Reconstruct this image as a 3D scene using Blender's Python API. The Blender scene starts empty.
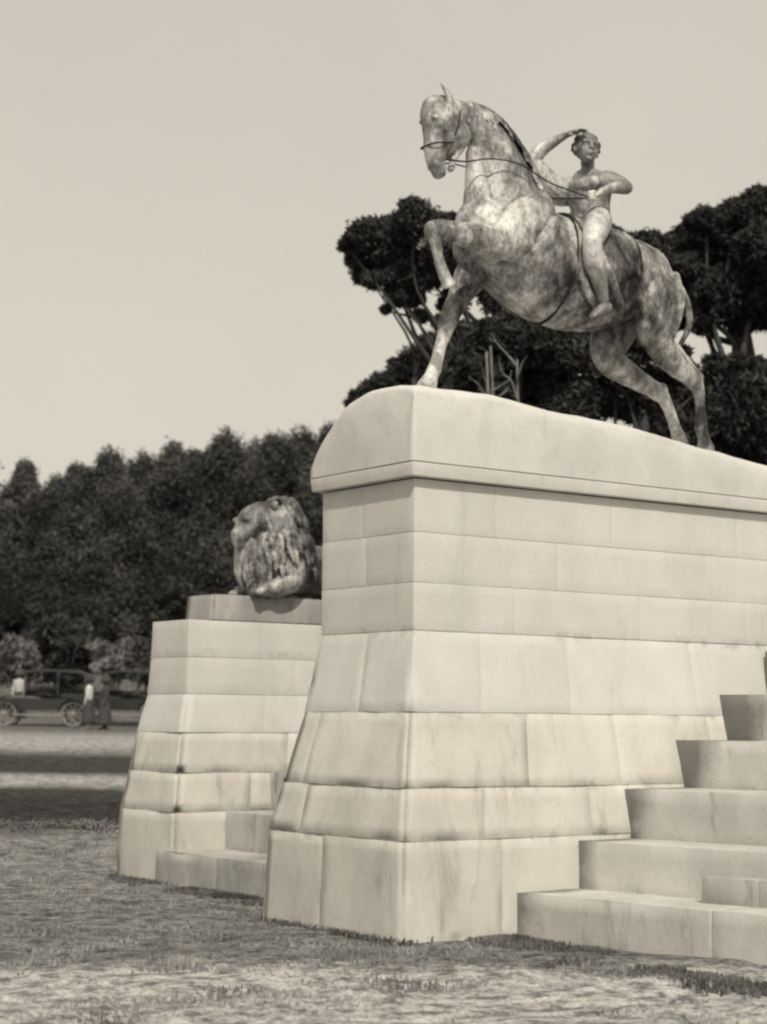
import bpy, bmesh, math, random
import numpy as np
from mathutils import Vector, Matrix, noise

S = bpy.context.scene
COL = S.collection
random.seed(7)

# ------------------------------------------------------------------ camera
HEAD = math.radians(54.2)
PITCH = math.atan(211/1860)
ROLL = math.radians(0.45)
fh = Vector((math.cos(HEAD), math.sin(HEAD), 0)); rh = Vector((math.sin(HEAD), -math.cos(HEAD), 0)); zz = Vector((0, 0, 1))
Fw = fh*math.cos(PITCH) + zz*math.sin(PITCH)
U0 = -fh*math.sin(PITCH) + zz*math.cos(PITCH)
Rr = rh*math.cos(ROLL) + U0*math.sin(ROLL)
Uu = -rh*math.sin(ROLL) + U0*math.cos(ROLL)
CAM = Vector((-8.183, -11.075, 1.6))
cd = bpy.data.cameras.new('camera'); cam = bpy.data.objects.new('camera', cd); COL.objects.link(cam)
M = Matrix(((Rr.x, Uu.x, -Fw.x), (Rr.y, Uu.y, -Fw.y), (Rr.z, Uu.z, -Fw.z))).to_4x4()
M.translation = CAM
cam.matrix_world = M
cd.sensor_fit = 'VERTICAL'; cd.sensor_height = 24; cd.lens = 1860/1024*24
cd.clip_start = 0.1; cd.clip_end = 3000
cd.dof.use_dof = True; cd.dof.focus_distance = 15.0; cd.dof.aperture_fstop = 1.3
S.camera = cam

# ------------------------------------------------------------------ sky, sun
SUN = Vector((-0.31, -0.60, 0.76)).normalized()      # towards the sun
w = bpy.data.worlds.new('World'); S.world = w; w.use_nodes = True
nt = w.node_tree; nt.nodes.clear()
sky = nt.nodes.new('ShaderNodeTexSky'); sky.sky_type = 'NISHITA'; sky.sun_disc = False
sky.sun_elevation = math.asin(SUN.z); sky.sun_rotation = math.atan2(SUN.x, SUN.y); sky.air_density = 1.4; sky.dust_density = 4
bw = nt.nodes.new('ShaderNodeRGBToBW')                # monochrome photograph: grey the sky, tone it warm
pw = nt.nodes.new('ShaderNodeMath'); pw.operation = 'POWER'; pw.inputs[1].default_value = 0.22
mul = nt.nodes.new('ShaderNodeMix'); mul.data_type = 'RGBA'; mul.blend_type = 'MULTIPLY'; mul.inputs[0].default_value = 1
mul.inputs[7].default_value = (1.0, 0.94, 0.81, 1)
bg = nt.nodes.new('ShaderNodeBackground'); bg.inputs[1].default_value = 0.50
out = nt.nodes.new('ShaderNodeOutputWorld')
nt.links.new(sky.outputs[0], bw.inputs[0]); nt.links.new(bw.outputs[0], pw.inputs[0]); nt.links.new(pw.outputs[0], mul.inputs[6])
tc = nt.nodes.new('ShaderNodeTexCoord'); cn = nt.nodes.new('ShaderNodeTexNoise'); cn.inputs['Scale'].default_value = 3.5; cn.inputs['Detail'].default_value = 6
cr_ = nt.nodes.new('ShaderNodeMapRange'); cr_.inputs[1].default_value = .3; cr_.inputs[2].default_value = .7; cr_.inputs[3].default_value = .955; cr_.inputs[4].default_value = 1.035
cm = nt.nodes.new('ShaderNodeMix'); cm.data_type = 'RGBA'; cm.blend_type = 'MULTIPLY'; cm.inputs[0].default_value = 1
nt.links.new(tc.outputs['Generated'], cn.inputs['Vector']); nt.links.new(cn.outputs['Fac'], cr_.inputs[0]); nt.links.new(mul.outputs[2], cm.inputs[6]); nt.links.new(cr_.outputs[0], cm.inputs[7])
nt.links.new(cm.outputs[2], bg.inputs[0]); nt.links.new(bg.outputs[0], out.inputs[0])
ld = bpy.data.lights.new('sun', 'SUN'); sun = bpy.data.objects.new('sun', ld); COL.objects.link(sun)
ld.energy = 3.2; ld.angle = math.radians(1.5); ld.color = (1, .935, .81)
sun.rotation_euler = SUN.to_track_quat('Z', 'Y').to_euler(); sun.location = (-10, -30, 30)
S.view_settings.view_transform = 'Standard'; S.view_settings.look = 'None'; S.view_settings.exposure = 0; S.view_settings.gamma = 1
S.render.engine = 'CYCLES'; S.cycles.filter_width = 2.4

# ------------------------------------------------------------------ materials
def new_mat(name):
    m = bpy.data.materials.new(name); m.use_nodes = True
    n = m.node_tree; b = n.nodes['Principled BSDF']
    return m, n, b
def coords(n):
    t = n.nodes.new('ShaderNodeNewGeometry'); return t.outputs['Position']
def noise_node(n, src, scale, detail=6, rough=.6, dist=0):
    t = n.nodes.new('ShaderNodeTexNoise'); t.inputs['Scale'].default_value = scale; t.inputs['Detail'].default_value = detail
    t.inputs['Roughness'].default_value = rough; t.inputs['Distortion'].default_value = dist
    n.links.new(src, t.inputs['Vector']); return t.outputs['Fac']
def ramp(n, src, stops):
    r = n.nodes.new('ShaderNodeValToRGB'); n.links.new(src, r.inputs[0])
    e = r.color_ramp.elements
    while len(e) < len(stops): e.new(0.5)
    for el, (p, c) in zip(e, stops):
        el.position = p; el.color = (c, c*.995, c*.985, 1) if not isinstance(c, tuple) else (*c, 1)
    return r.outputs[0]
def mix(n, a, b, fac, mode='MIX'):
    m = n.nodes.new('ShaderNodeMix'); m.data_type = 'RGBA'; m.blend_type = mode
    if isinstance(fac, (int, float)): m.inputs[0].default_value = fac
    else: n.links.new(fac, m.inputs[0])
    n.links.new(a, m.inputs[6]); n.links.new(b, m.inputs[7]); return m.outputs[2]
def bump(n, b, h, strength, dist):
    t = n.nodes.new('ShaderNodeBump'); t.inputs['Strength'].default_value = strength; t.inputs['Distance'].default_value = dist
    n.links.new(h, t.inputs['Height']); n.links.new(t.outputs[0], b.inputs['Normal'])

def stone_mat(name, lo=.5, hi=.66, stain=.25, seed=0, joints=()):
    m, n, b = new_mat(name); g = coords(n)
    mp = n.nodes.new('ShaderNodeMapping'); n.links.new(g, mp.inputs[0]); mp.inputs['Location'].default_value = (seed, seed*2, 0)
    mp.inputs['Scale'].default_value = (1, 1, .55)
    big = ramp(n, noise_node(n, mp.outputs[0], 1.6, 8, .62), [(.32, lo), (.62, hi)])
    speck = ramp(n, noise_node(n, g, 70, 3, .7), [(.3, .86), (.55, 1.0)])
    c = mix(n, big, speck, .8, 'MULTIPLY')
    st = n.nodes.new('ShaderNodeMapping'); n.links.new(g, st.inputs[0]); st.inputs['Scale'].default_value = (2.6, 2.6, .7)
    drip = ramp(n, noise_node(n, st.outputs[0], 1.7, 7, .7, .4), [(.56, 1.0), (.74, 1-stain)])
    c = mix(n, c, drip, 1.0, 'MULTIPLY')
    for zc in joints:      # dirt and lichen that has settled in ragged patches along the bed joints
        sp_ = n.nodes.new('ShaderNodeSeparateXYZ'); n.links.new(g, sp_.inputs[0])
        d_ = n.nodes.new('ShaderNodeMath'); d_.operation = 'SUBTRACT'; n.links.new(sp_.outputs[2], d_.inputs[0]); d_.inputs[1].default_value = zc
        ab = n.nodes.new('ShaderNodeMath'); ab.operation = 'ABSOLUTE'; n.links.new(d_.outputs[0], ab.inputs[0])
        m1 = n.nodes.new('ShaderNodeMapRange'); m1.inputs[1].default_value = .075; m1.inputs[2].default_value = .0; n.links.new(ab.outputs[0], m1.inputs[0])
        m2 = n.nodes.new('ShaderNodeMapRange'); m2.inputs[1].default_value = .50; m2.inputs[2].default_value = .68; n.links.new(noise_node(n, g, 3.3, 8, .72, .5), m2.inputs[0])
        m3 = n.nodes.new('ShaderNodeMath'); m3.operation = 'MULTIPLY'; n.links.new(m1.outputs[0], m3.inputs[0]); n.links.new(m2.outputs[0], m3.inputs[1])
        dk = ramp(n, m3.outputs[0], [(.05, 1.0), (.8, .62)]); c = mix(n, c, dk, 1.0, 'MULTIPLY')
    pit = ramp(n, noise_node(n, g, 23, 5, .8, .8), [(.62, 1.0), (.72, 1-stain*1.2)])
    c = mix(n, c, pit, 1.0, 'MULTIPLY')
    n.links.new(c, b.inputs['Base Color']); b.inputs['Roughness'].default_value = .9; b.inputs['Specular IOR Level'].default_value = .2
    h = n.nodes.new('ShaderNodeMath'); h.operation = 'ADD'
    n.links.new(noise_node(n, g, 14, 8, .65), h.inputs[0]); n.links.new(noise_node(n, g, 90, 3, .6), h.inputs[1])
    bump(n, b, h.outputs[0], .4, .009)
    return m
M_shaft = stone_mat('pale_granite_smooth', .54, .62, .12, 0, (2.31,))
M_base = stone_mat('pale_granite_rough', .47, .62, .34, 3, (.735, 1.12, 1.685, 0.02))
M_step = stone_mat('step_granite', .26, .46, .6, 9)
M_step_dark_corner = stone_mat('step_granite_dark_corner', .40, .56, .5, 9)
def corner_darken(m):      # darker, ragged-edged, in the inner corners where the risers meet the pedestals
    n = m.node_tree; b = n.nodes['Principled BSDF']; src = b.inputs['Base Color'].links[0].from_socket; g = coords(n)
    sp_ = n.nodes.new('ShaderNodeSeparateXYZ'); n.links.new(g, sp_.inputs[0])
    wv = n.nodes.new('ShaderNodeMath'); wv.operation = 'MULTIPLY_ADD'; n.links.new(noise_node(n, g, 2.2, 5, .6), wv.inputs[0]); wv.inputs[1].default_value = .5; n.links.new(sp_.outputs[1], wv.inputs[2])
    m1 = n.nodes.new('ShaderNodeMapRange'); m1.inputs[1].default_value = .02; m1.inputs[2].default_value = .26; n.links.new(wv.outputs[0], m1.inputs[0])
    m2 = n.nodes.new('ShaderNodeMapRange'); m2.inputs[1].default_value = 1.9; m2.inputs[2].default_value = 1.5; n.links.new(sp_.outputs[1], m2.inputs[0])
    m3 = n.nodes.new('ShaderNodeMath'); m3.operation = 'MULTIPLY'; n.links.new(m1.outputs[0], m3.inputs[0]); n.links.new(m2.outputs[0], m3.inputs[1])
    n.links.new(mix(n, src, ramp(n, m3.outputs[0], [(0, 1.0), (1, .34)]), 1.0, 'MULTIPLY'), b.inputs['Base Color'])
corner_darken(M_step_dark_corner)
M_cap = stone_mat('rough_hewn_cap', .52, .62, .15, 5)
M_core, n_, b_ = new_mat('mortar_dark'); b_.inputs['Base Color'].default_value = (.42, .41, .39, 1); b_.inputs['Roughness'].default_value = 1

def bronze_mat(name, dark=.09, light=.5, seed=0):
    m, n, b = new_mat(name); g = coords(n)
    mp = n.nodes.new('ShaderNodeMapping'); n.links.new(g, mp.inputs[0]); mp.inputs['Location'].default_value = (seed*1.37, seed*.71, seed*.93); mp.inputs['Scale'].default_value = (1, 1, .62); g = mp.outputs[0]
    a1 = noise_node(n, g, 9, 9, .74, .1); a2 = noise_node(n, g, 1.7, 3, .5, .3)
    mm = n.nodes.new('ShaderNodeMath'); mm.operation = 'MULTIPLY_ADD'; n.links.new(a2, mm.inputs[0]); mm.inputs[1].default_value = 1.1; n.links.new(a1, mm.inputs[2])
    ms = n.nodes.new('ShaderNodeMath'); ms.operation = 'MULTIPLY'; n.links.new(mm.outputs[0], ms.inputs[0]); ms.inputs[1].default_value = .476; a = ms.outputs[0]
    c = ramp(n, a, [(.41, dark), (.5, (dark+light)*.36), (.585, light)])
    sp = ramp(n, noise_node(n, g, 45, 4, .75), [(.3, .62), (.62, 1.0)])
    c = mix(n, c, sp, 1, 'MULTIPLY')
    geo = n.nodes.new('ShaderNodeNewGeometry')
    pt = ramp(n, geo.outputs['Pointiness'], [(.455, .15), (.5, .75), (.54, 1.0)])  # hollows darkened in the colour to deepen the statue's shading
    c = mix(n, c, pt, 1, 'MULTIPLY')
    n.links.new(c, b.inputs['Base Color']); b.inputs['Metallic'].default_value = .2; b.inputs['Roughness'].default_value = .5
    bump(n, b, noise_node(n, g, 30, 8, .7), .7, .015)
    return m
M_bronze = bronze_mat('weathered_shaded_bronze', .025, .9, 5)  # patina seeded so its dark patches paint the barrel's shade
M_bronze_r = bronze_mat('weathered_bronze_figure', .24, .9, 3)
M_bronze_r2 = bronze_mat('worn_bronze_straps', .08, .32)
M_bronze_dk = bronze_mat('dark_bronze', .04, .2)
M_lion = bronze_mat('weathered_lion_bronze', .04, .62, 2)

def plain(name, v, rough=.8, metal=0, nscale=None):
    m, n, b = new_mat(name); col = (v, v*.985, v*.95)
    if nscale:
        c = ramp(n, noise_node(n, coords(n), nscale, 6, .65), [(.3, v*.55), (.7, v*1.35)])
        n.links.new(c, b.inputs['Base Color'])
    else: b.inputs['Base Color'].default_value = (*col, 1)
    b.inputs['Roughness'].default_value = rough; b.inputs['Metallic'].default_value = metal
    return m
def leaf_mat(name, lo, hi, sc=1.2):
    m, n, b = new_mat(name); g = coords(n)
    c = ramp(n, noise_node(n, g, sc, 4, .6), [(.35, lo), (.65, hi)])
    oi = n.nodes.new('ShaderNodeNewGeometry')
    r = ramp(n, oi.outputs['Random Per Island'], [(0, .55), (1, 1.0)])
    n.links.new(mix(n, c, r, 1, 'MULTIPLY'), b.inputs['Base Color']); b.inputs['Roughness'].default_value = .7
    b.inputs['Specular IOR Level'].default_value = .15
    return m
M_leafA = leaf_mat('pine_needles', .035, .085)
M_leafB = leaf_mat('dark_needles', .03, .065)
M_leafC = leaf_mat('wood_foliage', .045, .17, .3)
M_leafD = leaf_mat('shrub_foliage', .14, .32)
M_bark = plain('bark', .05, .95, 0, 6)
M_weed = leaf_mat('dark_weeds', .08, .24, 2)
M_grass = leaf_mat('dry_grass', .15, .48, 1.4)

# ------------------------------------------------------------------ object helpers
def tag(o, label=None, cat=None, group=None, kind=None):
    if label: o['label'] = label
    if cat: o['category'] = cat
    if group: o['group'] = group
    if kind: o['kind'] = kind
    return o
def link(name, me, mat=None, parent=None):
    o = bpy.data.objects.new(name, me); COL.objects.link(o)
    if mat: me.materials.append(mat)
    if parent:
        o.parent = parent
        o.location = -parent.location if parent.type == 'EMPTY' else (0, 0, 0)
    return o
def from_bm(name, bm, mat=None, parent=None, smooth=False):
    me = bpy.data.meshes.new(name); bm.normal_update(); bm.to_mesh(me); bm.free()
    if smooth: me.shade_smooth()
    return link(name, me, mat, parent)
def thing(name, label, cat, loc, group=None):
    o = bpy.data.objects.new(name, None); COL.objects.link(o); o.location = loc; o.empty_display_size = .2
    return tag(o, label, cat, group)
# Parts are modelled in world coordinates; link() puts them back under their Empty with the offset taken out
# (sub-parts share the part's frame).

def bx(bm, x0, x1, y0, y1, z0, z1, bev=0, rot=0):
    r = bmesh.ops.create_cube(bm, size=1); vs = r['verts']
    bmesh.ops.scale(bm, vec=(x1-x0, y1-y0, z1-z0), verts=vs)
    if rot: bmesh.ops.rotate(bm, cent=(0, 0, 0), matrix=Matrix.Rotation(rot, 3, 'Z'), verts=vs)
    bmesh.ops.translate(bm, vec=((x0+x1)/2, (y0+y1)/2, (z0+z1)/2), verts=vs)
    if bev:
        es = list({e for v in vs for e in v.link_edges}); bmesh.ops.bevel(bm, geom=es, offset=bev, segments=2, affect='EDGES')
    return vs

def rough_block(bm, c8, seg, amp, rnd, gap=.0012, bev=.0045, outer=(1, 1, 1, 1, 0, 0)):
    """hewn block from 8 corners (bottom 4 ccw, top 4 ccw), surface subdivided and roughened, edges worn"""
    P = [Vector(p) for p in c8]
    cen = sum(P, Vector())/8
    def tri(u, v, s):
        b = P[0]*(1-u)*(1-v) + P[1]*u*(1-v) + P[2]*u*v + P[3]*(1-u)*v
        t = P[4]*(1-u)*(1-v) + P[5]*u*(1-v) + P[6]*u*v + P[7]*(1-u)*v
        return b*(1-s) + t*s
    L = [(P[1]-P[0]).length, (P[3]-P[0]).length, (P[4]-P[0]).length]
    N = [max(2, int(round(l/seg))) for l in L]
    # parameter lists with a tight ring next to each edge so the edge can round over
    def par(k):
        g = gap/L[k]; b = bev/L[k]
        a = [g, g+b] + [g+b + (1-2*(g+b))*i/N[k] for i in range(1, N[k])] + [1-g-b, 1-g]
        return a
    A = [par(0), par(1), par(2)]
    na, nb, nc = len(A[0]), len(A[1]), len(A[2])
    off = Vector((rnd.uniform(-50, 50), rnd.uniform(-50, 50), rnd.uniform(-50, 50)))
    dull = .5+rnd.random()
    if amp > .014: bev = .008
    elif amp < .006: bev = .003; gap = .0008
    tilt = rnd.uniform(-amp, amp)*.25
    vd = {}
    def vert(i, j, k):
        key = (i, j, k)
        if key in vd: return vd[key]
        u, v, s = A[0][i], A[1][j], A[2][k]
        ex = (i in (0, na-1)) + (j in (0, nb-1)) + (k in (0, nc-1))
        p = tri(u, v, s)
        if ex >= 2:     # pull true corners and edges inwards: worn arris
            wear = bev*min(1.0, .5 + 2.0*max(0, noise.noise(p*3.1+off)-.1)*amp/.012)
            d = (cen-p)
            for ax, idx, mx in ((0, i, na-1), (1, j, nb-1), (2, k, nc-1)):
                if idx in (0, mx):
                    e = [P[1]-P[0], P[3]-P[0], P[4]-P[0]][ax].normalized()
                    p = p + e*(wear*.5*(1 if idx == 0 else -1))
        h = noise.fractal(p*4+off, 1.0, 2.0, 5)*amp*.45*dull + noise.noise(p*1.3)*amp*.8
        nrm = Vector((0, 0, 0))
        for ax, idx, mx in ((0, i, na-1), (1, j, nb-1), (2, k, nc-1)):
            e = [P[1]-P[0], P[3]-P[0], P[4]-P[0]][ax].normalized()
            if idx == 0: nrm -= e*outer[ax*2]
            elif idx == mx: nrm += e*outer[ax*2+1]
        if nrm.length: p = p + nrm*(h+tilt - amp*.4)
        vd[key] = bm.verts.new(p); return vd[key]
    def quad(a, b, c, d): bm.faces.new((a, b, c, d))
    for i in range(na-1):
        for j in range(nb-1):
            quad(vert(i, j, 0), vert(i, j+1, 0), vert(i+1, j+1, 0), vert(i+1, j, 0))
            quad(vert(i, j, nc-1), vert(i+1, j, nc-1), vert(i+1, j+1, nc-1), vert(i, j+1, nc-1))
    for i in range(na-1):
        for k in range(nc-1):
            quad(vert(i, 0, k), vert(i+1, 0, k), vert(i+1, 0, k+1), vert(i, 0, k+1))
            quad(vert(i, nb-1, k), vert(i, nb-1, k+1), vert(i+1, nb-1, k+1), vert(i+1, nb-1, k))
    for j in range(nb-1):
        for k in range(nc-1):
            quad(vert(0, j, k), vert(0, j, k+1), vert(0, j+1, k+1), vert(0, j+1, k))
            quad(vert(na-1, j, k), vert(na-1, j+1, k), vert(na-1, j+1, k+1), vert(na-1, j, k+1))

def course(bm, lo, hi, xj, yj, seg, amp, rnd):
    """lo/hi = (x0,x1,y0,y1,z) rectangles; xj, yj = joint fractions along the long and the short side"""
    xs = [0]+list(xj)+[1]; ys = [0]+list(yj)+[1]
    def pt(r, u, v): return (r[0]+(r[1]-r[0])*u, r[2]+(r[3]-r[2])*v, r[4])
    for a, b in zip(xs, xs[1:]):
        for c, d in zip(ys, ys[1:]):
            rough_block(bm, [pt(lo, a, c), pt(lo, b, c), pt(lo, b, d), pt(lo, a, d), pt(hi, a, c), pt(hi, b, c), pt(hi, b, d), pt(hi, a, d)], seg, amp, rnd, outer=(a == 0, b == 1, c == 0, d == 1, 0, 0))

# ------------------------------------------------------------------ terrain
def ground_z(x, y):
    s = (Vector((x, y, 0))-Vector((CAM.x, CAM.y, 0))).dot(fh)
    l = (Vector((x, y, 0))-Vector((CAM.x, CAM.y, 0))).dot(rh)
    K = [(-1e4, 0), (20, 0), (28, .22), (40, .62), (70, 1.62), (78, 3.0), (88, 4.6), (110, 6.2), (200, 9), (1e4, 9)]
    for (a, za), (b, zb) in zip(K, K[1:]):
        if a <= s < b:
            z = za+(zb-za)*(s-a)/(b-a); break
    if s > 22: z += .12*min(1, (s-22)/20)*noise.noise(Vector((x*.07, y*.07, 0)))*2
    return z
def terrain():
    ss = list(np.concatenate([np.linspace(-60, 4, 10), np.linspace(6, 24, 110), np.linspace(24.6, 110, 90), [130, 160, 220, 320, 500, 900]]))
    lm = np.concatenate([[-900, -400, -150, -80, -45, -25, -15], np.linspace(-9, 9, 110), [15, 25, 45, 80, 150, 400, 900]])
    V = []; Fc = []
    c0 = Vector((CAM.x, CAM.y, 0))
    for s in ss:
        for l in lm:
            p = c0+fh*float(s)+rh*float(l)
            z = ground_z(p.x, p.y)
            if 5 < s < 30 and abs(l) < 10:
                z += .035*noise.fractal(Vector((p.x*1.3, p.y*1.3, 0)), 1, 2, 5) + .02*noise.noise(Vector((p.x*6, p.y*6, 3))) - .01
            V.append((p.x, p.y, z))
    nl = len(lm)
    for i in range(len(ss)-1):
        for j in range(nl-1):
            Fc.append((i*nl+j, i*nl+j+1, (i+1)*nl+j+1, (i+1)*nl+j))
    me = bpy.data.meshes.new('ground'); me.from_pydata(V, [], Fc); me.shade_smooth()
    m, n, b = new_mat('turf_dust_and_tree_shade'); g = coords(n)
    # forward distance coordinate from a fixed place on the ground
    vm = n.nodes.new('ShaderNodeVectorMath'); vm.operation = 'DOT_PRODUCT'; n.links.new(g, vm.inputs[0]); vm.inputs[1].default_value = tuple(fh)
    sh = n.nodes.new('ShaderNodeMath'); sh.operation = 'SUBTRACT'; n.links.new(vm.outputs['Value'], sh.inputs[0]); sh.inputs[1].default_value = CAM.dot(fh)
    wob = n.nodes.new('ShaderNodeMath'); wob.operation = 'MULTIPLY_ADD'
    n.links.new(noise_node(n, g, .45, 5, .6), wob.inputs[0]); wob.inputs[1].default_value = 3.0; n.links.new(sh.outputs[0], wob.inputs[2])
    mr = n.nodes.new('ShaderNodeMapRange'); mr.inputs[1].default_value = 1.5; mr.inputs[2].default_value = 81.5; n.links.new(wob.outputs[0], mr.inputs[0])
    D = lambda s: s/80
    band = ramp(n, mr.outputs[0], [(D(9.3), .26), (D(10.1), .5), (D(12.2), .5), (D(13.2), .21), (D(22), .29), (D(24.5), .25), (D(25.6), .055), (D(29), .05), (D(32), .07),
        (D(33.5), .42), (D(36), .4), (D(38.5), .07), (D(44), .07), (D(48), .42), (D(56), .36), (D(62), .16)])  # the dark bands are tree shade painted into the ground colour
    mott = ramp(n, noise_node(n, g, 5.0, 9, .78, .15), [(.42, .25), (.5, .9), (.58, 1.35)])
    c = mix(n, band, mott, .85, 'MULTIPLY')
    fine = ramp(n, noise_node(n, g, 38, 4, .7), [(.36, .35), (.58, 1.2)])
    c = mix(n, c, fine, .8, 'MULTIPLY')
    n.links.new(c, b.inputs['Base Color']); b.inputs['Roughness'].default_value = 1; b.inputs['Specular IOR Level'].default_value = .05
    bump(n, b, noise_node(n, g, 12, 9, .7), .9, .05)
    tag(link('ground', me, m), kind='structure')
terrain()

# ------------------------------------------------------------------ pedestals
rnd = random.Random(3)
def big_pedestal():
    root = thing('statue_pedestal', 'tall pale granite pedestal with battered foot and rock top carrying the horse and rider', 'pedestal', (3.0, .98, 0))
    # rectangles (x0,x1,y0,y1,z)
    R = [(0, 5.6, 0, 1.93, -.15), (.03, 5.57, .03, 1.88, .735), (.10, 5.5, .10, 1.80, 1.12), (.235, 5.37, .235, 1.69, 1.685), (.35, 5.27, .35, 1.62, 2.31),
         (.35, 5.27, .35, 1.62, 2.68), (.35, 5.27, .35, 1.62, 3.07), (.35, 5.27, .35, 1.62, 3.485)]
    def fx(r, *xs): return [(x-r[0])/(r[1]-r[0]) for x in xs]
    def fy(r, *ys): return [(y-r[2])/(r[3]-r[2]) for y in ys]
    bm = bmesh.new()
    course(bm, R[0], R[1], fx(R[0], .95, 2.3, 3.6, 4.7), fy(R[0], 1.1), .09, .016, rnd)
    course(bm, R[1], R[2], fx(R[1], .80, 1.9, 3.0, 4.2), fy(R[1], 1.45), .09, .016, rnd)
    course(bm, R[2], R[3], fx(R[2], 1.30, 2.28, 3.4, 4.5), fy(R[2], 1.5), .09, .020, rnd)
    from_bm('foot_courses', bm, M_base, root, True)
    bm = bmesh.new()
    course(bm, R[3], R[4], fx(R[3], .92, 1.85, 3.3, 4.3), fy(R[3], .93), .09, .012, rnd)
    course(bm, R[4], R[5], fx(R[4], 1.35, 2.72, 4.0), [], .09, .004, rnd)
    course(bm, R[5], R[6], fx(R[5], 1.8, 3.5), fy(R[5], 1.0), .09, .004, rnd)
    course(bm, R[6], R[7], fx(R[6], 1.15, 2.4, 3.9), fy(R[6], 1.05), .09, .004, rnd)
    from_bm('shaft', bm, M_shaft, root, True)
    bm = bmesh.new()
    for lo, hi in zip(R, R[1:]):
        vs = [bm.verts.new(p) for p in ((lo[0]+.055, lo[2]+.055, lo[4]), (lo[1]-.055, lo[2]+.055, lo[4]), (lo[1]-.055, lo[3]-.055, lo[4]), (lo[0]+.055, lo[3]-.055, lo[4]),
              (hi[0]+.055, hi[2]+.055, hi[4]), (hi[1]-.055, hi[2]+.055, hi[4]), (hi[1]-.055, hi[3]-.055, hi[4]), (hi[0]+.055, hi[3]-.055, hi[4]))]
        for f in ((3, 2, 1, 0), (4, 5, 6, 7), (0, 1, 5, 4), (1, 2, 6, 5), (2, 3, 7, 6), (3, 0, 4, 7)): bm.faces.new([vs[i] for i in f])
    from_bm('mortar_core', bm, M_core, root)
    # cornice: the band and a thin fillet above it
    bm = bmesh.new()
    a = (.285, 5.335, .285, 1.685)
    course(bm, (*a, 3.495), (a[0]-.01, a[1]+.01, a[2]-.01, a[3]+.01, 3.605), fx(a, 1.6, 3.1, 4.3), [], .12, .004, rnd)
    from_bm('cornice', bm, M_shaft, root, True)
    # rock-shaped cap, one surface: rounded over at the far side, sinking a little towards the back
    xs = np.linspace(0, 1, 110); ts = np.linspace(0, 1, 60)
    x0, x1, y0, y1 = .275, 5.345, .275, 1.695
    def top(x, y):
        zx = np.interp(x, [.25, 1.2, 1.8, 2.7, 3.4, 4.2, 5.4], [4.21, 4.22, 4.15, 4.12, 4.03, 3.95, 3.85])
        q = np.interp(y, [.25, .6, .95, 1.2, 1.4, 1.55, 1.70, 1.75], [0, .06, .07, .0, -.13, -.26, -.42, -.55])
        q *= np.interp(x, [0, 1.2, 4], [1, .7, .5])
        de = min(x-x0, x1-x, y-y0, y1-y)
        return zx+q - .07*(1-min(1, max(0, de)/.22))**2 + .02*noise.fractal(Vector((x*1.4, y*1.4, 5)), 1, 2, 4)
    V = []; Fc = []
    ring = []
    x0, x1, y0, y1 = .275, 5.345, .275, 1.695
    nx, ny, nz = 110, 34, 14
    idx = {}
    def vid(i, j, k):      # k: 0..nz on sides ; top uses k = nz
        key = (i, j, k)
        if key in idx: return idx[key]
        x = x0+(x1-x0)*i/nx; y = y0+(y1-y0)*j/ny
        # rounded corners / arris
        zt = top(x, y); z0 = 3.61
        z = z0+(zt-z0)*k/nz
        f = k/nz
        ins = .028*f**4
        nx_ = (1 if i == 0 else -1 if i == nx else 0); ny_ = (1 if j == 0 else -1 if j == ny else 0)
        h = (.010*noise.fractal(Vector((x*4, y*4, z*4)), 1, 2, 4)+.02*noise.noise(Vector((x*1.2, y*1.2, z*1.5))))*min(1, 3*k/nz)
        x += nx_*(ins-h*f); y += ny_*(ins-h*f)
        idx[key] = len(V); V.append((x, y, z)); return idx[key]
    for i in range(nx):
        for j in range(ny): Fc.append((vid(i, j, nz), vid(i+1, j, nz), vid(i+1, j+1, nz), vid(i, j+1, nz)))
        for k in range(nz):
            Fc.append((vid(i, 0, k), vid(i+1, 0, k), vid(i+1, 0, k+1), vid(i, 0, k+1)))
            Fc.append((vid(i, ny, k), vid(i, ny, k+1), vid(i+1, ny, k+1), vid(i+1, ny, k)))
    for j in range(ny):
        for k in range(nz):
            Fc.append((vid(0, j, k), vid(0, j, k+1), vid(0, j+1, k+1), vid(0, j+1, k)))
            Fc.append((vid(nx, j, k), vid(nx, j+1, k), vid(nx, j+1, k+1), vid(nx, j, k+1)))
    me = bpy.data.meshes.new('rock_cap'); me.from_pydata(V, [], Fc); me.shade_smooth(); link('rock_cap', me, M_cap, root)
big_pedestal()

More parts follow.
